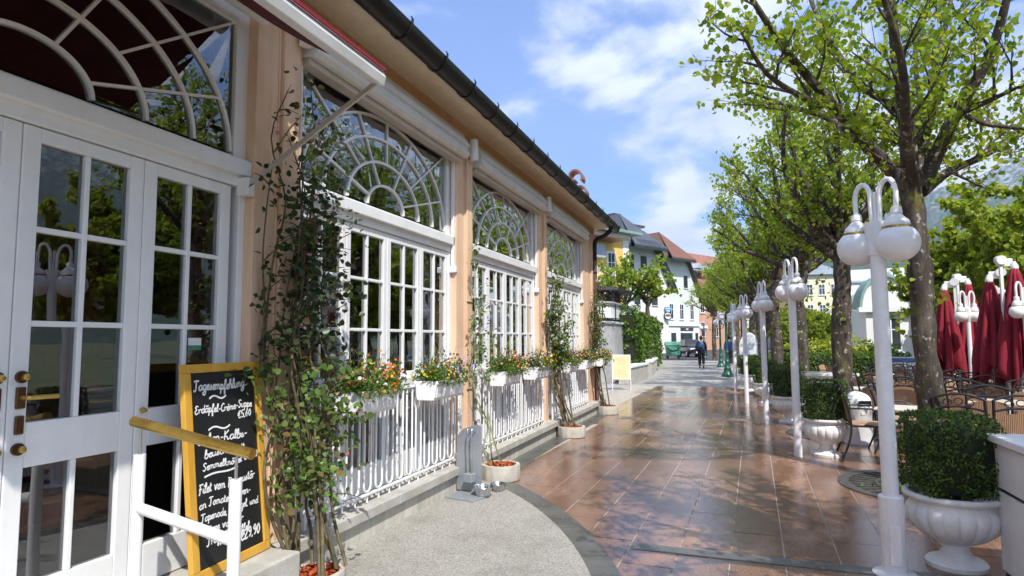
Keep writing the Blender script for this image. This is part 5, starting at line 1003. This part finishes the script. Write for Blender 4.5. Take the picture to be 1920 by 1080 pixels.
# ------------------------------------------------------------------ houses
M['yellowwall'] = noisy('ochre_render', (.66, .44, .10), (.76, .53, .16), 1.0, .85, .2, 20); M['whitewall'] = noisy('white_render', (.70, .69, .66), (.78, .77, .74), .6, .85, .2, 20); M['mintwall'] = noisy('pale_mint_render', (.62, .68, .60), (.70, .75, .67), .5, .85, .2, 20); M['orangewall'] = noisy('orange_render', (.55, .29, .19), (.62, .35, .24), .6, .85, .2, 20)
M['metalroof'] = noisy('dark_metal_roof', (.055, .06, .075), (.085, .09, .105), .8, .4, .1, 6); M['patina'] = noisy('green_patina', (.16, .28, .24), (.24, .36, .31), 1.0, .6); M['browntile'] = noisy('brown_tiles', (.10, .062, .045), (.20, .11, .08), 3, .8, .6, 9); M['redtile'] = noisy('red_tiles', (.24, .10, .075), (.33, .15, .11), 2, .8, .5, 9)
M['darkgreen'] = noisy('dark_green_wood', (.012, .03, .025), (.025, .05, .04), 3, .5); M['farglass'] = noisy('dark_far_glass', (.02, .025, .03), (.05, .06, .07), 1, .12, spec=.8); M['greyblue'] = noisy('grey_blue_shade', (.30, .36, .42), (.38, .44, .5), 1, .7); M['brick'] = noisy('terracotta', (.38, .13, .08), (.46, .18, .11), 2, .8)
def window(t, x, z, w, h, fr='white', depth=.10, bars=1, surround=None, pane='farglass'):
    if surround: MB().box(x - w / 2 - .14, x + w / 2 + .14, -.05, .0, z - .14, z + h + .14).build('surround', M[surround], t)
    f = MB(); e = .07; f.box(x - w / 2, x - w / 2 + e, -.06 - .01, .05, z, z + h); f.box(x + w / 2 - e, x + w / 2, -.07, .05, z, z + h); f.box(x - w / 2 + e, x + w / 2 - e, -.068, .05, z, z + e); f.box(x - w / 2 + e, x + w / 2 - e, -.068, .05, z + h - e, z + h)
    for b in range(bars): 
        xb = x - w / 2 + w * (b + 1) / (bars + 1); f.box(xb - .03, xb + .03, -.066, .05, z + e, z + h - e)
    f.box(x - w / 2 + e, x + w / 2 - e, -.064, .04, z + h * .62, z + h * .62 + .05)
    o = f.build('window', M[fr], t); MB().box(x - w / 2 + e, x + w / 2 - e, -.055, -.052, z + e, z + h - e).build('pane', M[pane], o); MB().box(x - w / 2 - .1, x + w / 2 + .1, -.14, .0, z - .09, z - .02).build('sill', M['white'], o)
def half_hip_house(name, label, loc, rz, Wd, D, eave, clip, ridge, wall, roof, verge, hipover=.9, over=.5):
    """gable end towards local -y, half-hipped; roof with thickness and overhang"""
    t = thing(name, label, 'house', loc, rz); sl = (ridge - eave) / (Wd / 2); xc = (ridge - clip) / sl
    MB().prism([(-Wd / 2, 0), (Wd / 2, 0), (Wd / 2, eave), (xc, clip), (-xc, clip), (-Wd / 2, eave)], 0, D, 'y').build('wall', M[wall], t)
    th = .28; ov = .7; lowx = Wd / 2 + ov; lowz = eave - sl * ov; hd = (ridge - clip) / 1.35
    for s in (-1, 1):
        m = MB(); A = [(s * lowx, -over, lowz), (s * xc, -over, clip), (0, hd, ridge), (0, D, ridge), (s * lowx, D, lowz)]; m.add([Vector(a) + Vector((0, 0, .04)) for a in A] + [Vector(a) + Vector((0, 0, .04 + th)) for a in A], [(0, 1, 2, 3, 4), (5, 6, 7, 8, 9)] + [(i, (i + 1) % 5, 5 + (i + 1) % 5, 5 + i) for i in range(5)]); m.build('roof_slope', M[roof], t)
        v = MB(); v.add([(s * lowx, -over - .06, lowz - .02), (s * lowx, -over - .06, lowz + .36), (s * xc, -over - .06, clip + .36), (s * xc, -over - .06, clip - .02)] + [(s * lowx, -over + .06, lowz - .02), (s * lowx, -over + .06, lowz + .36), (s * xc, -over + .06, clip + .36), (s * xc, -over + .06, clip - .02)], [(0, 1, 2, 3), (4, 7, 6, 5), (0, 4, 5, 1), (1, 5, 6, 2), (2, 6, 7, 3), (3, 7, 4, 0)]); v.build('bargeboard', M[verge], t)
    m = MB(); e = 1.1; A = [(-xc - .35, -over - hipover, clip - .45), (xc + .35, -over - hipover, clip - .45), (0, hd, ridge + .02)]; m.add([Vector(a) + Vector((0, 0, .10)) for a in A] + [Vector(a) + Vector((0, 0, .10 + th)) for a in A], [(0, 1, 2), (3, 5, 4), (0, 3, 4, 1), (1, 4, 5, 2), (2, 5, 3, 0)]); m.build('hip_roof', M[roof if name != 'mint_house' else 'brick_tile'], t)
    MB().box(-xc - .37, xc + .37, -over - hipover - .05, -over - hipover + .12, clip - .50, clip - .22).build('eaves_board', M[verge], t)
    return t
M['brick_tile'] = noisy('mixed_roof_tiles', (.10, .05, .04), (.24, .10, .07), 6, .8, .7, 10)
ang = lambda d: d
RZ = math.atan2(.86, .51)      # local x runs along the frontage, away to the right
# pale mint house
C = half_hip_house('mint_house', 'pale mint house with steep brown half-hipped roof and shopfront', (-6.85, 83.75, 0), RZ, 10.0, 16, 7.6, 12.1, 15.6, 'mintwall', 'browntile', 'darkgreen')
for x in (-1.2, 1.0, 3.3): window(C, x, 4.2, .85, 2.0, 'white', surround=None)
for x in (-2.2, 2.1): window(C, x, 8.35, .8, 1.6, 'darkgreen')
MB().box(-5.1, 5.1, -.25, 0, 3.35, 3.62).build('cornice', M['white'], C); MB().box(-4.9, 4.9, -.06, .02, 0, 3.35).build('shopfront', M['white'], C)
for x, w in ((-2.6, 1.0), (-.9, 1.0), (1.9, 2.6), (4.2, .6)): MB().box(x - w / 2, x + w / 2, -.12, -.055, .3 if w > .9 else .1, 2.45).build('shop_window', M['farglass'], C)
MB().box(.6, 3.4, -.14, -.05, 2.75, 3.15).build('fascia_sign', noisy('brown_sign', (.05, .03, .025), (.09, .05, .04), 2, .6), C)
MB().box(1.7, 2.2, -.17, -.14, 2.86, 3.02).build('sign_letters', M['whitewall'], C)
for z0 in (15.0,): MB().box(-1.4, .6, 5.5, 6.6, 13, 17.0).build('chimney', M['whitewall'], C); MB().box(-1.55, .75, 5.35, 6.75, 17.0, 17.25).build('chimney_cap', M['metalroof'], C)
# white house with metal roof
B = half_hip_house('white_house', 'white house with dark metal half-hipped roof', (-9.9, 72.4, 0), RZ, 10.4, 15, 8.2, 12.2, 16.2, 'whitewall', 'metalroof', 'darkgreen', over=.9)
for x in (-1.6, .7): window(B, x, 9.5, 1.0, 1.7, 'darkgreen')
for x in (-3.4, -.6, 2.6): window(B, x, 5.6, 1.0, 1.7, 'darkgreen')
for x in (-3.4, -.6, 2.6): window(B, x, 2.2, 1.0, 1.7, 'darkgreen')
for k in range(9): MB().tube([(-2.0 + k * .5, -1.9 + .03, 11.95 + .30), (-.9 + k * .22, 1.2, 14.2 + .3)], .03, 4).build('roof_seam', M['metalroof'], B)
MB().box(1.6, 2.6, 5, 6, 13, 17.0).build('chimney', M['whitewall'], B); MB().box(1.45, 2.75, 4.9, 6.1, 17.0, 17.15).build('chimney_cap', M['metalroof'], B)
# ochre house
A = thing('ochre_house', 'ochre yellow house with green copper eaves and balcony', 'house', (-9.06, 58.54, 0), RZ)
MB().box(-16, 0, 0, 12, 0, 11.3).build('wall', M['yellowwall'], A); MB().box(-.75, .06, -.06, .1, 0, 11.3).build('quoin', M['whitewall'], A); MB().box(-.02, .08, .1, 12.05, 0, 11.25).build('side_wall', M['whitewall'], A)
MB().box(-16.2, .2, -.22, 0, 10.9, 11.3).build('cornice', M['whitewall'], A)
m = MB(); m.add([(-16.5, -1.0, 11.3), (1.0, -1.0, 11.3), (1.0, 13, 11.3), (-16.5, 13, 11.3), (-4, 5, 13.3), (-12, 5, 13.3), (-16.5, -1.0, 11.5), (1.0, -1.0, 11.5), (1.0, 13, 11.5), (-16.5, 13, 11.5)], [(0, 1, 2, 3), (0, 6, 7, 1), (1, 7, 8, 2), (2, 8, 9, 3), (3, 9, 6, 0), (6, 5, 4, 7), (7, 4, 8), (8, 4, 5, 9), (9, 5, 6)]); m.build('roof', M['patina'], A)
for x in (-2.4, -5.2, -8): 
    window(A, x, 7.0, 1.0, 2.5, 'white', surround='whitewall'); window(A, x, 3.2, 1.0, 2.2, 'white', surround='whitewall')
bal = MB(); bal.box(-9, -3.3, -1.2, 0, 6.6, 6.8); bo = bal.build('balcony', M['whitewall'], A)
for k in range(24): MB().box(-8.9 + k * .24, -8.86 + k * .24, -1.15, -1.11, 6.8, 7.8).build('balcony_bar', M['white'], bo)
MB().box(-9, -3.3, -1.18, -1.08, 7.8, 7.88).build('balcony_rail', M['white'], bo)
MB().box(-5.4, -4.1, -.9, -.4, 8.8, 10.0).build('hanging_panel', M['greyblue'], A)
MB().box(-6.5, -2.2, -2.0, 0, 10.4, 10.5).build('awning_beam', M['downpipe'], A)
# orange house with red roof
D = thing('orange_house', 'orange house with red tiled roof and dormers behind the trees', 'house', (-5.2, 98.0, 0), RZ)
MB().box(-1, 14, 0, 12, 0, 9.2).build('wall', M['orangewall'], D); MB().box(-1.1, 14.1, -.3, 0, 8.8, 9.3).build('cornice', M['whitewall'], D)
m = MB(); m.add([(-1.6, -.8, 9.3), (14.6, -.8, 9.3), (14.6, 12.8, 9.3), (-1.6, 12.8, 9.3), (1.5, 4, 15.4), (12, 4, 15.4)], [(0, 1, 5, 4), (1, 2, 5), (2, 3, 4, 5), (3, 0, 4), (0, 3, 2, 1)]); m.build('roof', M['redtile'], D)
for x in (1.6, 5.2, 9.2):
    MB().box(x - .8, x + .8, .4, 3.5, 10.0, 12.4).build('dormer', M['browntile'], D); MB().prism([(x - 1.1, 12.4), (x + 1.1, 12.4), (x, 13.2)], .1, 4.0, 'y').build('dormer_roof', M['greyblue'], D); window(D, x, 5.6, 1.1, 2.0, 'white', surround='whitewall'); window(D, x, 2.0, 1.1, 2.2, 'white')
MB().box(-1.3, 14.3, -.5, .2, 11.9, 12.1).build('snow_guard', M['greyblue'], D)
row = thing('terraced_house', 'long pale house with red roof closing the view behind the far lamps', 'house', (2.0, 118, 0), rad(8)); MB().box(-6, 26, 0, 10, 0, 9).build('wall', M['whitewall'], row)
m = MB(); m.add([(-6.6, -.6, 9), (26.6, -.6, 9), (26.6, 10.6, 9), (-6.6, 10.6, 9), (-4, 5, 13), (24, 5, 13)], [(0, 1, 5, 4), (1, 2, 5), (2, 3, 4, 5), (3, 0, 4), (0, 3, 2, 1)]); m.build('roof', M['redtile'], row)
for k in range(10):
    for z in (1.2, 5.2): window(row, -4.5 + k * 3.1, z, 1.1, 1.9, 'white')
# hanging round sign and blue sign on the mint house
sg = thing('hanging_sign', 'blue panel and round framed sign hanging off the mint house', 'sign', spot(1252, 74, z=0), rad(30))
MB().tube([(-1.0, 0, 0), (-1.0, 0, 5.8)], .06, 8).build('post', M['whitewall'], sg); MB().box(-.30, .50, -.05, .05, 5.05, 5.42).build('blue_panel', noisy('blue_sign', (.05, .25, .60), (.08, .30, .66), 2, .5), sg); MB().box(-.2, .4, -.06, -.052, 5.2, 5.28).build('white_text_line', M['whitewall'], sg)
m = MB().lathe([(.40, -.05), (.50, -.05), (.50, .05), (.40, .05), (.40, -.05)], 28, caps=False).build('ring_frame', M['iron'], sg); m.rotation_euler = (rad(90), 0, 0); m.location = (.1, 0, 4.4)
m = MB().lathe([(.001, -.02), (.43, -.02), (.43, .02), (.001, .02)], 28).build('disc', M['whitewall'], sg); m.rotation_euler = (rad(90), 0, 0); m.location = (.1, 0, 4.4)
MB().box(-.24, .44, -.06, -.03, 4.34, 4.47).build('dark_text_line', M['iron'], sg); MB().box(-.12, .32, -.058, -.03, 4.56, 4.62).build('dark_text_line', M['iron'], sg)
# white pavilion in the park
pvn = thing('park_pavilion', 'white pavilion with arched gable and pale green roof in the park', 'pavilion', spot(1625, 30), FA + .42)
MB().box(0, 5.5, 0, 6, 0, 3.0).build('wall', M['whitewall'], pvn); arch = [(-.25 + 2.2 * (1 - math.cos(a)) / 2, 3.0 + 1.55 * math.sin(a)) for a in np.linspace(0, math.pi, 16)]
MB().prism(arch, -.2, 1.0, 'y').build('arched_gable', M['whitewall'], pvn); MB().ribbon([(p_[0], p_[1] + .02) for p_ in arch], .12, -.32, 1.0, 'y').build('arch_trim', M['patina'], pvn)
MB().box(-.35, 5.8, -.35, 0, 2.85, 3.08).build('cornice', M['whitewall'], pvn)
palegreen = noisy('pale_green_roof', (.42, .52, .42), (.52, .60, .50), 1, .6)
m = MB(); m.add([(1.9, -.4, 3.08), (5.9, -.4, 3.08), (5.9, 6.3, 3.08), (-.4, 6.3, 3.08), (2.0, 3, 5.1), (4.6, 3, 5.1)], [(0, 1, 5, 4), (1, 2, 5), (2, 3, 4, 5), (3, 0, 4)]); m.build('roof', palegreen, pvn)
for x in (-.02, 1.9, 3.9, 5.3): MB().box(x, x + .3, -.14, 0, 0, 2.85).build('pilaster', M['whitewall'], pvn)
for x in (1.05, 3.1): window(pvn, x, 1.0, .9, 1.6, 'white')
for x in (3.1,):
    for k in range(6): MB().lathe([(.03, 0), (.05, .1), (.03, .35), (.05, .5)], 8, (x - .4 + k * .16, -.18, .25)).build('baluster', M['whitewall'], pvn)
# far yellow-white building below the mountain
fy = thing('far_hotel', 'pale yellow hotel block below the mountain', 'building', spot(1525, 92), FA + .55)
MB().box(-3, 5, 0, 10, 0, 11).build('wall', noisy('pale_yellow', (.68, .62, .42), (.74, .68, .48), .5, .85), fy); MB().box(5, 14, 1, 11, 0, 9.8).build('wing', M['whitewall'], fy); MB().prism([(-3.6, 11), (5.6, 11), (1, 12.6)], -.5, 10, 'y').build('roof', M['greyblue'], fy); MB().box(4.9, 14.4, .7, 11, 9.8, 10.1).build('roof', M['greyblue'], fy)
for k in range(4):
    for z in (2, 5, 8): window(fy, -1.9 + k * 1.7, z, .9, 1.6, 'white')
fh = thing('far_house', 'pale grey house behind the second trunk below the mountain', 'building', spot(1610, 100), FA + .2); MB().box(-4, 16, 0, 10, 0, 9.0).build('wall', noisy('grey_beige', (.5, .46, .38), (.58, .54, .46), .5, .85), fh); MB().prism([(-5, 9), (17, 9), (15, 12.5), (-3, 12.5)], -.8, 10, 'y').build('roof', M['whitewall'], fh)
for k in range(5): window(fh, -2 + k * 3.6, 5.5, 1.1, 1.8, 'white')

# ------------------------------------------------------------------ bin, car, people
db = thing('wheeled_bin', 'large green wheeled waste container by the hedge end', 'waste container', (-4.85, 54.5, -.02), rad(14))
MB().prism([(-.50, .28), (.50, .28), (.62, 1.12), (-.62, 1.12)], -.45, .42, 'y').build('body', M['binplastic'], db, bevel=.04)
lid = [(-.48 + .0, 1.12)] + [(-.5 + .98 * u, 1.14 + .30 * math.sin(math.pi * u)) for u in np.linspace(0, 1, 9)] + [(.48, 1.12)]
MB().prism([(y, z) for y, z in lid], -.66, .66, 'x').build('lid', M['binplastic'], db, bevel=.02)
MB().tube(smoothpts([(-.5, -.47, .98), (-.35, -.5, .78), (0, -.5, .70), (.35, -.5, .82), (.42, -.5, .98)], 4), .035, 6).build('moulded_line', M['darkgreen'], db)
for x in (-.45, .45):
    for y in (-.35, .33): MB().tube([(x - .03, y, .10), (x + .03, y, .10)], .10, 14).build('wheel', M['rubber'], db); MB().box(x - .05, x + .05, y - .05, y + .05, .14, .30).build('fork', M['rubber'], db)
M['carpaint'] = noisy('dark_blue_car_paint', (.008, .011, .022), (.012, .016, .03), 3, .18, spec=.7); M['headlight'] = noisy('headlight_lens', (.55, .58, .6), (.75, .77, .8), 8, .1)
car = thing('parked_car', 'dark blue car parked at the end of the path facing the camera', 'car', (-3.75, 61.5, -.03), rad(200))
def car_body():
    sec = [(-2.15, .30, .62, .70), (-2.1, .28, .80, .80), (-1.6, .24, .95, .86), (-.9, .24, 1.02, .88), (0, .24, 1.03, .89), (.9, .24, 1.03, .89), (1.7, .26, 1.0, .86), (2.05, .30, .92, .80), (2.12, .36, .75, .74)]
    m = MB(); n = 10
    for y, z0, z1, hw in sec:
        for j in range(n):
            a = 2 * math.pi * (j + .5) / n; cx = math.copysign(abs(math.cos(a)) ** .45, math.cos(a)); cz = math.copysign(abs(math.sin(a)) ** .45, math.sin(a)); m.v.append((hw * cx, y, (z0 + z1) / 2 + (z1 - z0) / 2 * cz))
    k = len(sec); m.f = [(i * n + j, i * n + (j + 1) % n, (i + 1) * n + (j + 1) % n, (i + 1) * n + j) for i in range(k - 1) for j in range(n)] + [tuple(range(n)), tuple((k - 1) * n + j for j in range(n))]; m.m = [0] * len(m.f); return m
o = car_body().build('body', M['carpaint'], car, smooth=60); sb = o.modifiers.new('s', 'SUBSURF'); sb.levels = sb.render_levels = 2
cab = MB(); cab.add([(-.80, -1.9, .95), (.80, -1.9, .95), (.80, 1.0, .98), (-.80, 1.0, .98), (-.62, -1.5, 1.58), (.62, -1.5, 1.58), (.62, .15, 1.62), (-.62, .15, 1.62)], [(0, 3, 2, 1), (4, 5, 6, 7), (0, 1, 5, 4), (1, 2, 6, 5), (2, 3, 7, 6), (3, 0, 4, 7)]); cab.build('cabin', M['carpaint'], car, bevel=.08)
MB().add([(-.68, .93, 1.045), (.68, .93, 1.045), (.56, .20, 1.56), (-.56, .20, 1.56)], [(0, 1, 2, 3)]).build('windscreen', M['farglass'], car)
for s in (-1, 1):
    MB().add([(s * .795, -1.6, 1.05), (s * .795, .75, 1.05), (s * .655, .10, 1.53), (s * .655, -1.35, 1.53)], [(0, 1, 2, 3)]).build('side_window', M['farglass'], car)
    MB().ball((s * .62, 2.02, .74), .15, 14, 8, (1.25, .5, .62)).build('headlight', M['headlight'], car, smooth=60); MB().ball((s * .95, .65, 1.05), .11, 12, 8, (1, .6, .7)).build('mirror', M['carpaint'], car, smooth=60)
    for y in (-1.3, 1.35):
        w = MB().tube([(s * .70, y, .33), (s * .90, y, .33)], .33, 24).build('wheel', M['rubber'], car, smooth=40); MB().tube([(s * .895, y, .33), (s * .915, y, .33)], .20, 16).build('rim', M['alu'], w, smooth=40)
MB().box(-.42, .42, 2.10, 2.15, .60, .74).build('grille', M['iron'], car); MB().box(-.26, .26, 2.13, 2.165, .42, .53).build('number_plate', M['white'], car); MB().box(-.75, .75, 2.0, 2.14, .28, .38).build('bumper_trim', M['iron'], car, bevel=.02)
# walking people
M['skin'] = noisy('skin', (.45, .27, .19), (.52, .32, .23), 6, .55); M['navy'] = noisy('navy_jacket', (.010, .013, .022), (.02, .025, .04), 8, .8, .3, 40); M['trousers'] = noisy('black_trousers', (.010, .010, .012), (.02, .02, .023), 8, .85, .3, 40); M['bluepack'] = noisy('blue_backpack', (.03, .10, .24), (.05, .15, .32), 6, .7, .2, 40); M['bluecoat'] = noisy('blue_coat', (.02, .05, .18), (.04, .08, .26), 6, .8); M['hair'] = noisy('dark_hair', (.015, .01, .008), (.03, .022, .016), 30, .7)
def skinned(name, V, E, Rr, mat, parent, root=0):
    me = bpy.data.meshes.new(name); me.from_pydata(V, E, []); o = link(name, me, parent); me.materials.append(mat); sk = o.modifiers.new('skin', 'SKIN'); sk.use_smooth_shade = True
    for i, q in enumerate(Rr): me.skin_vertices[0].data[i].radius = (q, q * .9) if not isinstance(q, tuple) else q; me.skin_vertices[0].data[i].use_root = i == root
    s = o.modifiers.new('sub', 'SUBSURF'); s.levels = s.render_levels = 2; return o
def person(loc, rz, label, jacket, pack=None, stride=.22):
    t = thing('person', label, 'person', loc, rz); st = stride
    Lk, La = (-.10, st * .55, .50), (-.10, -st * .25, .10); Rk, Ra = (.10, -st * .05, .50), (.10, -st * 1.15, .13)
    Lk, La, Rk, Ra = (-.10, .14, .50), (-.10, .20, .09), (.10, .0, .50), (.10, -.20, .16)
    V = [(0, 0, .94), (0, .01, 1.12), (0, .0, 1.36), (0, .01, 1.50), (0, .03, 1.58), (0, .035, 1.68), (-.10, 0, .90), Lk, La, (-.10, .33, .04), (.10, 0, .90), Rk, Ra, (.10, -.08, .05), (-.19, 0, 1.40), (-.25, -.08, 1.14), (-.23, -.02, .92), (.19, 0, 1.40), (.25, .05, 1.15), (.23, .16, .95)]
    E = [(0, 1), (1, 2), (2, 3), (3, 4), (4, 5), (0, 6), (6, 7), (7, 8), (8, 9), (0, 10), (10, 11), (11, 12), (12, 13), (2, 14), (14, 15), (15, 16), (2, 17), (17, 18), (18, 19)]
    Rr = [.12, .12, .13, .06, .075, .08, .085, .058, .042, .035, .085, .058, .042, .035, .065, .045, .032, .065, .045, .032]
    skinned('body', V, E, Rr, M['skin'], t)
    skinned('jacket', [(0, 0, .86), (0, .01, 1.1), (0, 0, 1.36), (0, .01, 1.47), (-.20, 0, 1.40), (-.26, -.08, 1.14), (-.24, -.02, .95), (.20, 0, 1.40), (.26, .05, 1.15), (.24, .15, .97)], [(0, 1), (1, 2), (2, 3), (2, 4), (4, 5), (5, 6), (2, 7), (7, 8), (8, 9)], [(.21, .15), (.20, .14), (.22, .15), .095, .105, .08, .062, .105, .08, .062], jacket, t, 1)
    skinned('trousers', [(0, 0, .93), (-.10, 0, .88), Lk, (La[0], La[1], .12), (.10, 0, .88), Rk, (Ra[0], Ra[1] + .02, .20)], [(0, 1), (1, 2), (2, 3), (0, 4), (4, 5), (5, 6)], [(.19, .14), .13, .098, .085, .13, .098, .085], M['trousers'], t)
    MB().ball((0, .02, 1.685), .108, 18, 12, (.92, 1.02, 1.12)).build('hair', M['hair'], t, smooth=80)
    for (x, y, z, p_) in ((-.10, .27, .045, 0), (.10, -.12, .06, -.5)):
        f = MB().ball((0, 0, 0), .1, 14, 8, (.45, 1.35, .45)).build('shoe', M['rubber'], t, smooth=80); f.location = (x, y, z); f.rotation_euler = (p_, 0, 0)
    if pack:
        MB().ball((0, -.20, 1.22), .2, 18, 12, (.85, .62, 1.25)).build('backpack', pack, t, smooth=80); MB().ball((0, -.30, 1.12), .12, 14, 8, (.9, .5, .8)).build('backpack_pocket', M['navy'], t, smooth=80)
        for s in (-1, 1): MB().tube(smoothpts([(s * .1, -.14, 1.42), (s * .12, 0, 1.50), (s * .12, .15, 1.34)], 4), .02, 6).build('backpack_strap', M['navy'], t)
    return t
person((-1.75, 37.06, 0), .05, 'person in dark clothes with a blue backpack walking away on the path', M['navy'], M['bluepack'])
person((-.28, 40.5, 0), 3.0, 'person in a blue coat standing behind the green lamp', M['bluecoat'])

# ------------------------------------------------------------------ mountains and air
def mountain(name, label, az0, az1, d0, d1, h, seed, prof):
    nA, nD = 150, 46; V = []; 
    for i in range(nA):
        u = i / (nA - 1); az = az0 + (az1 - az0) * u
        for j in range(nD):
            v = j / (nD - 1); d = d0 + (d1 - d0) * v; x, y = d * math.sin(az), d * math.cos(az); q = Vector((x * .0011 + seed, y * .0011, 0)); e = min(v * 1.35, 1) ** 1.1
            nz = mnoise.fractal(q * 1.8, 1.0, 2.1, 6) ; z = h * prof(u) * e * (1 + .28 * nz) + 38 * mnoise.fractal(q * 9, 1.0, 2.0, 4) * v - 6; V.append((x, y, z if j else -8))
    F = [(i * nD + j, (i + 1) * nD + j, (i + 1) * nD + j + 1, i * nD + j + 1) for i in range(nA - 1) for j in range(nD - 1)]
    me = fast_mesh(name, V, F, M['mountain']); me.shade_smooth(); o = link(name, me); struct(o); return o
mountain('mountain', '', rad(2), rad(75), 1300, 3600, 900, 3.1, lambda u: .30 + .85 * min(u * 2.2, 1) ** 1.0)
mountain('hill', '', rad(-50), rad(12), 1500, 2600, 120, 7.7, lambda u: .8)
hz = MB().box(-4300, 4300, -3300, 4300, -12, 1500).build('haze', M['white']); stuff(hz)
def haze_mat():
    m, nt, b = newmat('valley_haze'); nt.nodes.remove(b); pv_ = nt.nodes.new('ShaderNodeVolumePrincipled'); pv_.inputs['Color'].default_value = (.62, .77, 1.0, 1); pv_.inputs['Density'].default_value = .0002; pv_.inputs['Anisotropy'].default_value = .2
    nt.links.new(pv_.outputs[0], nt.nodes['Material Output'].inputs['Volume']); return m
hz.data.materials.clear(); hz.data.materials.append(haze_mat()); S.cycles.volume_bounces = 0; S.cycles.volume_max_steps = 32
